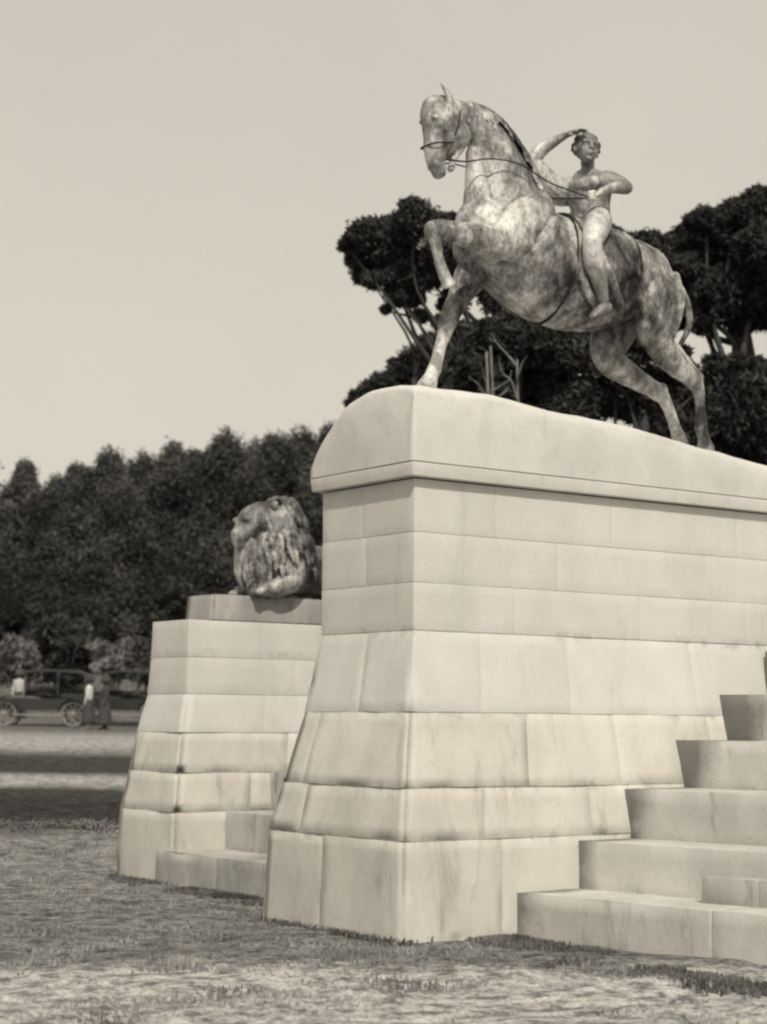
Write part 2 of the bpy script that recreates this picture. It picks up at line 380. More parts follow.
def lion_pedestal():
    root = thing('lion_pedestal', 'lower pale granite pedestal with flared foot under the crouching lion', 'pedestal', (3.5, 5.9, 0))
    X, Y = 1.09, 5.31; XE, YE = 6.6, 6.53
    R = [(X, XE, Y, YE, -.15), (X+.03, XE, Y+.02, YE-.02, .70), (X+.09, XE, Y+.08, YE-.08, 1.09), (X+.17, XE, Y+.16, YE-.1, 1.49), (X+.27, XE, Y+.25, YE-.13, 1.88),
         (X+.29, XE, Y+.28, YE-.15, 2.26), (X+.30, XE, Y+.30, YE-.16, 2.645)]
    J = [(.2, .45, .7), (.16, .4, .65), (.24, .5, .8), (.18, .44, .7), (.25, .5, .75), (.17, .43, .7)]
    bm = bmesh.new()
    for k in range(3): course(bm, R[k], R[k+1], J[k], [], .11, .015, rnd)
    from_bm('foot_courses', bm, M_base, root, True)
    bm = bmesh.new()
    for k in range(3, 6): course(bm, R[k], R[k+1], J[k], [], .11, .005, rnd)
    from_bm('shaft', bm, M_shaft, root, True)
    bm = bmesh.new()
    for lo, hi in zip(R, R[1:]):
        g = .05
        vs = [bm.verts.new(p) for p in ((lo[0]+g, lo[2]+g, lo[4]), (lo[1]-g, lo[2]+g, lo[4]), (lo[1]-g, lo[3]-g, lo[4]), (lo[0]+g, lo[3]-g, lo[4]),
              (hi[0]+g, hi[2]+g, hi[4]), (hi[1]-g, hi[2]+g, hi[4]), (hi[1]-g, hi[3]-g, hi[4]), (hi[0]+g, hi[3]-g, hi[4]))]
        for f in ((3, 2, 1, 0), (4, 5, 6, 7), (0, 1, 5, 4), (1, 2, 6, 5), (2, 3, 7, 6), (3, 0, 4, 7)): bm.faces.new([vs[i] for i in f])
    from_bm('mortar_core', bm, M_core, root)
    bm = bmesh.new()
    course(bm, (X+.64, 6.3, Y+.40, YE-.24, 2.66), (X+.66, 6.28, Y+.42, YE-.26, 2.93), [.3, .66], [], .08, .012, rnd)
    from_bm('plinth', bm, stone_mat('plinth_stone', .24, .42, .6, 12), root, True)
lion_pedestal()

# ------------------------------------------------------------------ stairs between and beside the pedestals
FR = [1.05, 1.69, 2.26, 2.94, 3.56, 4.17, 4.78, 5.39]
HT = [.325, .70, 1.09, 1.48, 1.87, 2.26, 2.65, 3.04]
def stairs(name, label, ya, yb, joints, half_from=None, skew=0.0, mat=None):
    root = thing(name, label, 'staircase', (3, (ya+yb)/2, 0))
    for k in range(len(FR)):
        bm = bmesh.new()
        zb = -.2 if k == 0 else HT[k-1]-.05
        x1 = FR[k]+.9 if k < len(FR)-1 else 7.5
        ys = [ya]+[y+rnd.uniform(-.25, .25) for y in joints]+[yb]
        for a, b in zip(ys, ys[1:]):
            dx = rnd.uniform(-.012, .012)
            fa, fb = FR[k]+dx+skew*max(0, -a), FR[k]+dx+skew*max(0, -b)
            rough_block(bm, [(fa, a, zb), (x1+skew*max(0, -a), a, zb), (x1+skew*max(0, -b), b, zb), (fb, b, zb), (fa+.01, a, HT[k]), (x1+skew*max(0, -a), a, HT[k]), (x1+skew*max(0, -b), b, HT[k]), (fb+.01, b, HT[k])], .1, .013, rnd, .0015, .010, (1, 0, 0, 0, 0, .5))
        from_bm('step', bm, mat or M_step_dark_corner, root, True)
        if half_from is not None and k == 1:
            bm = bmesh.new(); yh = half_from
            z0 = -.2 if k == 0 else HT[k-1]-.04
            zt = (0 if k == 0 else HT[k-1])+(.165 if k == 0 else .19)
            ys = [ya]+[y+rnd.uniform(-.3, .3) for y in joints if y < yh-.5]+[yh]
            for a, b in zip(ys, ys[1:]):
                fa, fb = FR[k]-.22-skew*a, FR[k]-.22-skew*b
                rough_block(bm, [(fa, a, z0), (fa+.25, a, z0), (fb+.25, b, z0), (fb, b, z0), (fa+.005, a, zt), (fa+.25, a, zt), (fb+.25, b, zt), (fb+.005, b, zt)], .1, .010, rnd, .0015, .010, (1, 0, 0, 0, 0, .5))
            from_bm('half_step', bm, M_step, root, True)
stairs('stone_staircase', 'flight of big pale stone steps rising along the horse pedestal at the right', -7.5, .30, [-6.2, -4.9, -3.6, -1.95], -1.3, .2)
stairs('stone_staircase', 'stone steps rising in the gap between the lion pedestal and the horse pedestal', 1.66, 5.60, [2.7, 4.55], mat=M_step)

# ------------------------------------------------------------------ sculpting helpers
def catmull(P, sub=6):
    P = [np.array(p, float) for p in P]
    if len(P) < 3: sub = 8
    Q = [2*P[0]-P[1]]+P+[2*P[-1]-P[-2]]
    outp = []
    for i in range(1, len(Q)-2):
        for k in range(sub):
            t = k/sub
            a, b, c, d = Q[i-1], Q[i], Q[i+1], Q[i+2]
            outp.append(.5*((2*b)+(c-a)*t+(2*a-5*b+4*c-d)*t*t+(3*b-a-3*c+d)*t**3))
    outp.append(P[-1]); return outp
def tube(bm, pts, sub=6, n=14, side=(0, 1, 0), caps=True):
    """pts: (x,y,z,ru,rs) - ru radius across, in the plane away from `side`; rs radius along `side`"""
    C = catmull([p if len(p) == 5 else (*p, p[3]) for p in pts], sub)
    side = Vector(side); rings = []
    N = len(C)
    fr = []
    for i in range(N):
        a = Vector(C[max(0, i-1)][:3]); b = Vector(C[min(N-1, i+1)][:3]); t = (b-a).normalized()
        s = (side - t*side.dot(t))
        if s.length < 1e-3: s = Vector((1, 0, 0)) - t*t.x
        s.normalize(); fr.append((t, s, t.cross(s)))
    rows = []
    def row(c, t, s, u, ru, rs, sh):
        return (Vector(c[:3])+t*sh, s, u, ru, rs)
    t, s, u = fr[0]; r0 = C[0]; m0 = min(abs(r0[3]), abs(r0[4]))
    if caps:
        for a in (80, 55, 30): rows.append(row(r0, t, s, u, r0[3]*math.cos(math.radians(a)), r0[4]*math.cos(math.radians(a)), -m0*math.sin(math.radians(a))))
    for c, (t, s, u) in zip(C, fr): rows.append(row(c, t, s, u, max(c[3], .002), max(c[4], .002), 0))
    t, s, u = fr[-1]; r1 = C[-1]; m1 = min(abs(r1[3]), abs(r1[4]))
    if caps:
        for a in (30, 55, 80): rows.append(row(r1, t, s, u, r1[3]*math.cos(math.radians(a)), r1[4]*math.cos(math.radians(a)), m1*math.sin(math.radians(a))))
    vr = []
    for c, s, u, ru, rs in rows:
        vr.append([bm.verts.new(c + u*(ru*math.cos(2*math.pi*k/n)) + s*(rs*math.sin(2*math.pi*k/n))) for k in range(n)])
    for a, b in zip(vr, vr[1:]):
        for k in range(n): bm.faces.new((a[k], a[(k+1) % n], b[(k+1) % n], b[k]))
    bm.faces.new(vr[0][::-1]); bm.faces.new(vr[-1])
def ball(bm, c, r, rot=None):
    r = (r, r, r) if isinstance(r, (int, float)) else r
    vs = bmesh.ops.create_icosphere(bm, subdivisions=3, radius=1)['verts']
    bmesh.ops.scale(bm, vec=r, verts=vs)
    if rot: bmesh.ops.rotate(bm, cent=(0, 0, 0), matrix=Matrix.Rotation(rot[1], 3, rot[0]), verts=vs)
    bmesh.ops.translate(bm, vec=c, verts=vs)
def fuse(name, bm, mat, parent, voxel=.014, smooth=3, rough=.004, rs=9):
    bmesh.ops.recalc_face_normals(bm, faces=bm.faces[:])
    me = bpy.data.meshes.new(name); bm.to_mesh(me); bm.free()
    t = bpy.data.objects.new(name, me); COL.objects.link(t)
    m = t.modifiers.new('r', 'REMESH'); m.mode = 'VOXEL'; m.voxel_size = voxel
    s = t.modifiers.new('s', 'SMOOTH'); s.factor = .5; s.iterations = smooth
    dg = bpy.context.evaluated_depsgraph_get(); dg.update()
    me2 = bpy.data.meshes.new_from_object(t.evaluated_get(dg)); bpy.data.objects.remove(t)
    me2.name = name
    if rough:
        nn = len(me2.vertices); co = np.empty(nn*3); no = np.empty(nn*3)
        me2.vertices.foreach_get('co', co); me2.vertex_normals.foreach_get('vector', no)
        co = co.reshape(-1, 3); no = no.reshape(-1, 3)
        h = np.array([noise.fractal(Vector(c)*rs, 1, 2, 3) for c in co])*rough
        co += no*h[:, None]; me2.vertices.foreach_set('co', co.ravel()); me2.update()
    me2.shade_smooth()
    return link(name, me2, mat, parent)

# ------------------------------------------------------------------ the horse and rider
def horse_and_rider():
    root = thing('equestrian_statue', 'bronze prancing horse with a nude rider shading his eyes on the tall pedestal', 'statue', (2.6, .95, 4.2))
    Y = .95
    bm = bmesh.new()
    # trunk
    tube(bm, [(1.50, Y, 5.80, .26, .24), (1.68, Y, 5.72, .38, .31), (1.95, Y, 5.60, .47, .345), (2.3, Y, 5.53, .50, .37), (2.65, Y, 5.52, .48, .375),
              (2.98, Y, 5.56, .41, .35), (3.25, Y, 5.62, .33, .32), (3.40, Y, 5.60, .26, .27), (3.48, Y, 5.54, .18, .19)], n=24)
    ball(bm, (3.30, Y-.13, 5.64), (.25, .17, .24)); ball(bm, (3.30, Y+.13, 5.62), (.22, .15, .24))
    # neck
    tube(bm, [(1.86, Y, 5.86, .36, .22), (1.76, Y, 6.12, .33, .17), (1.66, Y, 6.38, .28, .135), (1.50, Y, 6.60, .20, .11), (1.30, Y, 6.70, .145, .10), (1.14, Y-.01, 6.70, .12, .095)], n=20)
    tube(bm, [(2.14, Y, 6.02, .15, .12), (2.02, Y, 6.3, .12, .08), (1.84, Y, 6.56, .10, .06), (1.58, Y, 6.75, .09, .055), (1.3, Y, 6.80, .07, .05)], n=12)   # crest
    tube(bm, [(1.40, Y, 6.42, .06, .07), (1.42, Y, 6.25, .085, .09), (1.44, Y, 6.08, .11, .12), (1.46, Y, 5.88, .13, .15)])   # windpipe
    # head, chin tucked, turned slightly to the near side
    hy = Y-.02
    tube(bm, [(1.20, hy, 6.70, .14, .11), (1.07, hy-.01, 6.61, .19, .115), (1.015, hy-.02, 6.47, .185, .108), (.965, hy-.03, 6.35, .125, .08), (.955, hy-.04, 6.24, .092, .064), (.985, hy-.045, 6.16, .072, .06)], n=20)
    ball(bm, (1.18, hy, 6.54), (.15, .108, .16))                         # cheek
    tube(bm, [(1.24, hy, 6.45, .055, .05), (1.165, hy-.02, 6.33, .04, .04), (1.11, hy-.04, 6.21, .032, .036)])   # lower jaw, mouth open
    for s in (-1, 1):
        ball(bm, (.945, hy-.015+s*.098, 6.55), (.036, .02, .028))       # brow and eye
        tube(bm, [(.90, hy+s*.09, 6.605, .022, .022), (.97, hy+s*.108, 6.59, .022, .017), (1.03, hy+s*.11, 6.565, .015, .011)], n=8)
        tube(bm, [(.98, hy+s*.10, 6.48, .02, .014), (.95, hy+s*.085, 6.38, .018, .012), (.93, hy+s*.06, 6.28, .014, .01)], n=8)   # face bone
        ball(bm, (.93, hy-.04+s*.055, 6.20), (.032, .02, .028))         # nostril rim
    tube(bm, [(1.09, hy-.07, 6.76, .042, .03), (1.05, hy-.08, 6.83, .036, .022), (1.0, hy-.078, 6.885, .018, .014), (.965, hy-.074, 6.93, .006, .006)], n=10)   # ears
    tube(bm, [(1.14, hy+.07, 6.76, .042, .03), (1.17, hy+.08, 6.81, .034, .022), (1.20, hy+.08, 6.85, .012, .010)], n=10)
    tube(bm, [(1.06, hy, 6.80, .055, .05), (.92, hy, 6.76, .05, .05), (.86, hy, 6.66, .035, .045), (.85, hy, 6.56, .016, .02)], n=10)  # forelock
    # chest and shoulders
    for s in (-1, 1):
        ball(bm, (1.50, Y+s*.15, 5.66), (.17, .14, .22))
        tube(bm, [(2.02, Y+s*.16, 6.02, .16, .11), (1.78, Y+s*.22, 5.82, .21, .14), (1.55, Y+s*.24, 5.62, .19, .13)], n=16)
        ball(bm, (1.82, Y+s*.25, 5.58), (.18, .1, .2))
    # near foreleg, raised and bent
    ny = .69
    tube(bm, [(1.72, ny, 5.70, .2, .12), (1.48, ny, 5.60, .155, .10), (1.28, ny-.01, 5.59, .13, .095), (1.02, ny-.015, 5.60, .103, .078), (.84, ny-.02, 5.60, .086, .068), (.755, ny-.02, 5.575, .085, .07)], n=16)
    tube(bm, [(1.5, ny-.06, 5.67, .05, .03), (1.15, ny-.075, 5.64, .03, .02), (.92, ny-.07, 5.62, .02, .015)], n=8)
    tube(bm, [(1.5, ny-.05, 5.53, .05, .04), (1.2, ny-.07, 5.55, .028, .02), (.95, ny-.06, 5.57, .02, .015)], n=8)
    tube(bm, [(.765, ny-.02, 5.59, .078, .065), (.785, ny-.02, 5.49, .057, .05), (.815, ny-.02, 5.38, .046, .04), (.85, ny-.02, 5.28, .05, .045), (.885, ny-.02, 5.22, .056, .05)], n=12)
    tube(bm, [(.89, ny-.02, 5.22, .048, .045), (.915, ny-.02, 5.165, .06, .055), (.93, ny-.02, 5.135, .066, .06)], n=12, caps=False)
    # far foreleg, planted
    fy = 1.14
    tube(bm, [(1.62, fy-.02, 5.52, .2, .13), (1.50, fy, 5.36, .15, .11), (1.40, fy, 5.2, .108, .09), (1.32, fy, 5.06, .088, .078), (1.285, fy, 4.98, .086, .078), (1.25, fy, 4.88, .066, .062),
              (1.20, fy, 4.74, .054, .05), (1.165, fy, 4.62, .056, .05), (1.145, fy, 4.55, .066, .058)], n=14)
    tube(bm, [(1.14, fy, 4.55, .06, .055), (1.10, fy, 4.47, .065, .06), (1.06, fy, 4.38, .095, .085), (1.045, fy, 4.30, .105, .09)], n=14, caps=False)
    # near hind leg
    hy2 = .74
    tube(bm, [(3.34, hy2+.06, 5.62, .25, .15), (3.32, hy2, 5.42, .27, .17), (3.33, hy2-.01, 5.18, .22, .155), (3.36, hy2, 5.0, .165, .12), (3.51, hy2, 4.84, .12, .09), (3.70, hy2, 4.74, .085, .07), (3.80, hy2, 4.68, .08, .062)], n=18)
    ball(bm, (3.18, hy2-.02, 5.06), (.10, .1, .13))
    tube(bm, [(3.56, hy2, 4.98, .05, .04), (3.75, hy2, 4.84, .032, .03), (3.87, hy2, 4.74, .035, .035)], n=8)     # tendon to the point of hock
    tube(bm, [(3.81, hy2, 4.71, .085, .062), (3.845, hy2, 4.60, .064, .052), (3.865, hy2, 4.46, .05, .044), (3.875, hy2, 4.33, .055, .05), (3.87, hy2, 4.26, .062, .055)], n=12)
    tube(bm, [(3.87, hy2, 4.26, .056, .05), (3.905, hy2, 4.18, .062, .055), (3.925, hy2, 4.10, .085, .075), (3.93, hy2, 4.02, .095, .085)], n=12, caps=False)
    # far hind leg, reaching under the belly
    fy2 = 1.16
    tube(bm, [(3.36, fy2-.06, 5.55, .26, .15), (3.24, fy2, 5.25, .25, .16), (3.13, fy2, 5.0, .19, .14), (3.16, fy2, 4.87, .15, .11), (3.36, fy2, 4.78, .12, .09), (3.60, fy2, 4.70, .09, .072), (3.76, fy2, 4.64, .085, .066)], n=18)
    tube(bm, [(3.77, fy2, 4.67, .085, .066), (3.85, fy2, 4.56, .064, .054), (3.92, fy2, 4.44, .055, .048), (3.965, fy2, 4.34, .06, .052)], n=12)
    tube(bm, [(3.965, fy2, 4.34, .055, .05), (4.0, fy2, 4.27, .065, .06), (4.02, fy2, 4.2, .088, .08), (4.03, fy2, 4.06, .1, .09)], n=12, caps=False)
    tube(bm, [(3.20, hy2-.12, 5.60, .05, .035), (3.28, hy2-.16, 5.35, .06, .04), (3.24, hy2-.12, 5.12, .05, .04)], n=10)
    tube(bm, [(3.46, hy2-.10, 5.60, .06, .035), (3.48, hy2-.13, 5.35, .07, .04), (3.42, hy2-.10, 5.08, .05, .04)], n=10)
    tube(bm, [(1.95, Y-.25, 6.02, .05, .03), (1.80, Y-.325, 5.85, .06, .035), (1.70, Y-.34, 5.68, .05, .03)], n=10)
    tube(bm, [(2.06, Y-.30, 5.88, .05, .035), (1.94, Y-.325, 5.70, .08, .04), (1.78, Y-.33, 5.56, .06, .035)], n=10)
    # flank fold, ribs, belly muscles
    tube(bm, [(2.2, Y-.34, 5.62, .05, .03), (2.35, Y-.37, 5.3, .05, .03), (2.6, Y-.30, 5.1, .04, .03)], n=8)
    tube(bm, [(2.5, Y-.36, 5.7, .04, .03), (2.65, Y-.38, 5.4, .05, .03), (2.85, Y-.28, 5.2, .04, .03)], n=8)
    tube(bm, [(2.85, Y-.33, 5.7, .05, .03), (3.0, Y-.33, 5.45, .05, .03), (3.15, Y-.26, 5.25, .05, .04)], n=8)
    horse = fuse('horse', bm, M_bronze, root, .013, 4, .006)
    # mane: locks lying along the crest
    bm = bmesh.new(); r = random.Random(4)
    cr = catmull([(1.14, Y, 6.80), (1.35, Y, 6.86), (1.60, Y, 6.82), (1.80, Y, 6.68), (1.96, Y, 6.46), (2.08, Y, 6.24), (2.16, Y, 6.1)], 9)
    for i, c in enumerate(cr):
        for s in (-1, 1, -.4):
            L = r.uniform(.10, .2); c0 = Vector(c)
            d = Vector((.4+r.uniform(-.2, .2), 0, -1)).normalized()
            tube(bm, [(c0.x, c0.y+s*.02, c0.z-.015, .018, .018), (c0.x+d.x*L*.5, c0.y+s*(.055+r.uniform(0, .012)), c0.z+d.z*L*.4-.02, .022, .014), (c0.x+d.x*L, c0.y+s*(.085+r.uniform(0, .03)), c0.z+d.z*L-.03, .008, .006)], 3, 6)
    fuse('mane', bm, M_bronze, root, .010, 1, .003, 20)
    bm = bmesh.new()
    tube(bm, [(3.46, Y, 5.70, .06, .055), (3.66, Y, 5.70, .042, .042), (3.84, Y, 5.60, .032, .032), (3.94, Y, 5.44, .030, .030), (3.95, Y, 5.27, .032, .030), (3.87, Y, 5.12, .022, .022), (3.79, Y, 5.02, .008, .01)], n=12)
    for k in range(7):
        a = k*.9; dy = .018*math.cos(a); dx = .018*math.sin(a)
        tube(bm, [(3.82+dx, Y+dy, 5.61, .011, .011), (3.94+dx, Y+dy, 5.43, .011, .011), (3.95+dx, Y+dy, 5.27, .011, .011), (3.81+dx*.6, Y+dy, 5.05-.02*(k % 3), .005, .005)], n=6)
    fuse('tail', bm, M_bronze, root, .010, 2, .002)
    # pelt thrown over the back as a saddle
    bm = bmesh.new(); V = {}
    for i in range(15):
        for j in range(25):
            x = 2.36+.66*i/14; a = math.radians(-112+224*j/24)
            hem = 1 - (.10*math.sin(i*1.3)+.08*math.sin(i*2.7+j))*(abs(a)/2.3)
            zc = np.interp(x, [2.28, 2.65, 3.0, 3.25], [5.53, 5.52, 5.565, 5.62]); rr = np.interp(x, [2.28, 2.65, 3.0, 3.25], [.51, .50, .42, .35]); rw = np.interp(x, [2.28, 2.65, 3.0, 3.25], [.385, .39, .365, .335])
            aa = a*hem*(.78+.22*math.sin(math.pi*i/14))
            k = .012+.008*math.sin(i*2.1+j*.8)
            V[i, j] = bm.verts.new((x, Y+(rw+k)*math.sin(aa), zc+(rr+k)*math.cos(aa)))
    for i in range(14):
        for j in range(24): bm.faces.new((V[i, j], V[i+1, j], V[i+1, j+1], V[i, j+1]))
    bmesh.ops.solidify(bm, geom=bm.faces[:], thickness=.022)
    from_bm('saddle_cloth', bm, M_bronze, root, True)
    # reins, neck strap, bridle
    bm = bmesh.new()
    tube(bm, [(1.02, Y-.10, 6.27, .012, .012), (1.2, Y-.15, 6.27, .008, .008), (1.45, Y-.19, 6.33, .007, .007), (1.75, Y-.21, 6.33, .007, .007), (2.05, Y-.24, 6.22, .007, .007), (2.46, Y-.29, 6.15, .007, .007)], n=8)
    tube(bm, [(1.02, Y+.06, 6.27, .011, .011), (1.3, Y+.12, 6.33, .007, .007), (1.7, Y+.19, 6.33, .007, .007), (2.1, Y+.15, 6.2, .009, .009), (2.46, Y-.29, 6.14, .007, .007)], n=8)
    from_bm('reins', bm, M_bronze_r2, root, True)
    bm = bmesh.new()
    for s in (-1, 1):
        tube(bm, [(1.15, hy+s*.118, 6.70, .009, .006), (1.12, hy+s*.124, 6.55, .009, .006), (1.04, hy+s*.098, 6.36, .009, .006), (1.03, hy-.03+s*.078, 6.26, .014, .010)], n=8)
    tube(bm, [(1.07, hy+.1, 6.41, .008, .008), (.9, hy+.085, 6.375, .008, .008), (.848, hy-.03, 6.36, .008, .008), (.9, hy-.13, 6.375, .008, .008), (1.07, hy-.125, 6.41, .008, .008)], n=8)
    from_bm('bridle', bm, M_bronze_dk, root, True)
    bm = bmesh.new()   # girth strap round the barrel
    pts = []
    for k in range(25):
        a = 2*math.pi*k/24; pts.append((2.24+.10*math.cos(a), Y+.368*math.sin(a), 5.54+.50*math.cos(a), .016, .008))
    tube(bm, pts, 2, 8, (1, 0, 0)); from_bm('girth', bm, M_bronze_dk, root, True)

    # ---- rider (one body mesh, hair its own part)
    bm = bmesh.new()
    hc = Vector((2.645, .90, 6.67)); fd = Vector((-.30, -.93, .20)).normalized()      # face direction
    sd = fd.cross(Vector((.16, -.05, 1))).normalized(); upv = sd.cross(fd)
    # torso, leaning back and twisted to the near side
    tsd = (.45, -.89, 0)
    tube(bm, [(2.72, .93, 5.98, .16, .175), (2.73, .935, 6.09, .145, .175), (2.72, .94, 6.18, .145, .185), (2.71, .945, 6.28, .155, .215), (2.71, .95, 6.36, .145, .225), (2.70, .94, 6.435, .09, .15)], n=20, side=tsd)
    tube(bm, [(2.70, .93, 6.42, .075), (2.68, .92, 6.50, .062), (2.665, .91, 6.57, .062)], n=14)
    tube(bm, [(2.63, .78, 6.35, .06, .05), (2.585, .94, 6.34, .068, .05), (2.60, 1.10, 6.35, .06, .05)], n=12, side=(1, 0, 0))          # flat chest muscles
    ball(bm, (2.62, .91, 6.16), (.05, .07, .10))                                                       # stomach
    # head
    hs_ = 1.24
    def hb(o, r_):
        r_ = (r_, r_, r_) if isinstance(r_, (int, float)) else r_
        ball(bm, hc+o*hs_, tuple(q*hs_ for q in r_))
    hb(upv*.03-fd*.012, (.09, .09, .102)); hb(fd*.030-upv*.045, (.062, .062, .078)); hb(fd*.052-upv*.098, (.028, .028, .022))
    hb(fd*.088+upv*.002, (.014, .014, .022)); hb(fd*.098-upv*.028, (.017, .017, .016))     # nose
    hb(fd*.080-upv*.060, (.022, .022, .008)); hb(fd*.077-upv*.073, (.019, .019, .008))         # lips
    tube(bm, [(*(hc+fd*.082+upv*.035-sd*.062), .018, .016), (*(hc+fd*.104+upv*.032), .016, .015), (*(hc+fd*.082+upv*.035+sd*.062), .018, .016)], n=8)
    for s in (-1, 1):
        hb(sd*(s*.085)-upv*.008-fd*.01, (.016, .016, .03)); hb(fd*.060+sd*(s*.032)+upv*.004, (.015, .015, .010))
        hb(fd*.052+sd*(s*.040)-upv*.034, .026)
    # far (his right) arm raised, hand shading the eyes
    tube(bm, [(2.68, 1.04, 6.36, .11, .10), (2.57, 1.14, 6.33, .135, .115), (2.46, 1.17, 6.38, .125, .10), (2.36, 1.19, 6.475, .10, .088), (2.285, 1.20, 6.58, .066, .06)], n=14)
    tube(bm, [(2.28, 1.20, 6.575, .066, .058), (2.32, 1.16, 6.66, .068, .06), (2.39, 1.09, 6.725, .052, .048), (2.46, .98, 6.785, .032, .036)], n=12)
    tube(bm, [(2.46, .98, 6.785, .028, .038), (2.49, .92, 6.80, .022, .05), (2.52, .875, 6.81, .018, .052)], n=12, side=(-.7, -.7, 0))
    hd = Vector((.66, -.74, .06)).normalized(); hs = Vector((.74, .66, 0))
    for k, (o_, L) in enumerate(((-.038, .08), (-.013, .093), (.012, .088), (.037, .066))):
        b0 = Vector((2.515, .88, 6.812))+hs*o_
        tube(bm, [(*b0, .0115, .0115), (*(b0+hd*L*.5+Vector((0, 0, .004))), .0105, .0105), (*(b0+hd*L-Vector((0, 0, .008))), .008, .008)], n=8)
    tube(bm, [(2.465, .955, 6.785, .014, .014), (2.45, .90, 6.772, .012, .012), (2.465, .865, 6.765, .009, .009)], n=8)
    # near (his left) arm: elbow drawn back level with the chest, hand forward with the reins
    tube(bm, [(2.73, .84, 6.375, .095, .095), (2.78, .76, 6.365, .105, .10), (2.83, .69, 6.34, .085, .08), (2.885, .65, 6.31, .062, .06)], n=14)
    tube(bm, [(2.885, .65, 6.31, .062, .06), (2.80, .61, 6.29, .064, .058), (2.68, .60, 6.26, .052, .048), (2.56, .62, 6.21, .034, .036)], n=12)
    tube(bm, [(2.56, .63, 6.20, .030, .038), (2.51, .64, 6.175, .026, .046), (2.475, .65, 6.16, .024, .046)], n=12)
    for k in range(4):
        b0 = Vector((2.475, .65, 6.185-.022*k+.01))
        tube(bm, [(b0.x+.01, b0.y-.038, b0.z, .011, .011), (b0.x-.028, b0.y-.033, b0.z, .0105, .0105), (b0.x-.036, b0.y+.004, b0.z-.004, .010, .010), (b0.x-.007, b0.y+.02, b0.z-.006, .0085, .0085)], n=8)
    tube(bm, [(2.53, .655, 6.20, .014, .014), (2.49, .675, 6.21, .012, .012), (2.455, .655, 6.205, .009, .009)], n=8)
    # legs astride
    for s, (kx, ky, kz) in ((-1, (2.30, .50, 5.66)), (1, (2.34, 1.36, 5.82))):
        hx = Y+s*.12
        tube(bm, [(2.70, hx, 6.03, .135, .125), (2.58, Y+s*.27, 5.95, .128, .12), (2.44, Y+s*.38, 5.82, .112, .11), (kx+.04, ky, kz+.04, .088, .085)], n=16)
        tube(bm, [(kx+.04, ky, kz+.03, .088, .084), (kx+.06, ky-s*.005, kz-.10, .088, .084), (kx+.12, ky-s*.015, kz-.22, .086, .080), (kx+.17, ky-s*.02, kz-.36, .055, .055), (kx+.19, ky-s*.02, kz-.45, .044, .046)], n=14)
        ax, ay, az = kx+.19, ky-s*.02, kz-.45
        tube(bm, [(ax+.05, ay, az-.045, .042, .04), (ax-.02, ay+s*.01, az-.07, .046, .042), (ax-.10, ay+s*.02, az-.12, .035, .048), (ax-.15, ay+s*.025, az-.15, .02, .045)], n=12)
        for k in range(5):
            o_ = (-.034+.017*k)
            tube(bm, [(ax-.14, ay+s*.025+o_, az-.145, .011), (ax-.185+.006*k, ay+s*.03+o_, az-.17, .008)], 3, 6)
    fuse('rider', bm, M_bronze_r, root, .0085, 3, .002, 18)
    bm = bmesh.new(); r = random.Random(8)
    for k in range(130):
        th = r.uniform(0, 2*math.pi); ph = r.uniform(-.25, 1.45)
        d = (fd*math.cos(th)*math.cos(ph)+sd*math.sin(th)*math.cos(ph)+upv*math.sin(ph))
        if d.dot(fd) > .45: continue
        ball(bm, hc+upv*.03+Vector((d.x*.112, d.y*.112, d.z*.126))-fd*.014, r.uniform(.015, .027))
    ball(bm, hc+upv*.05-fd*.028, (.108, .108, .12))
    fuse('hair', bm, M_bronze_dk, root, .008, 1, .003, 30)
horse_and_rider()

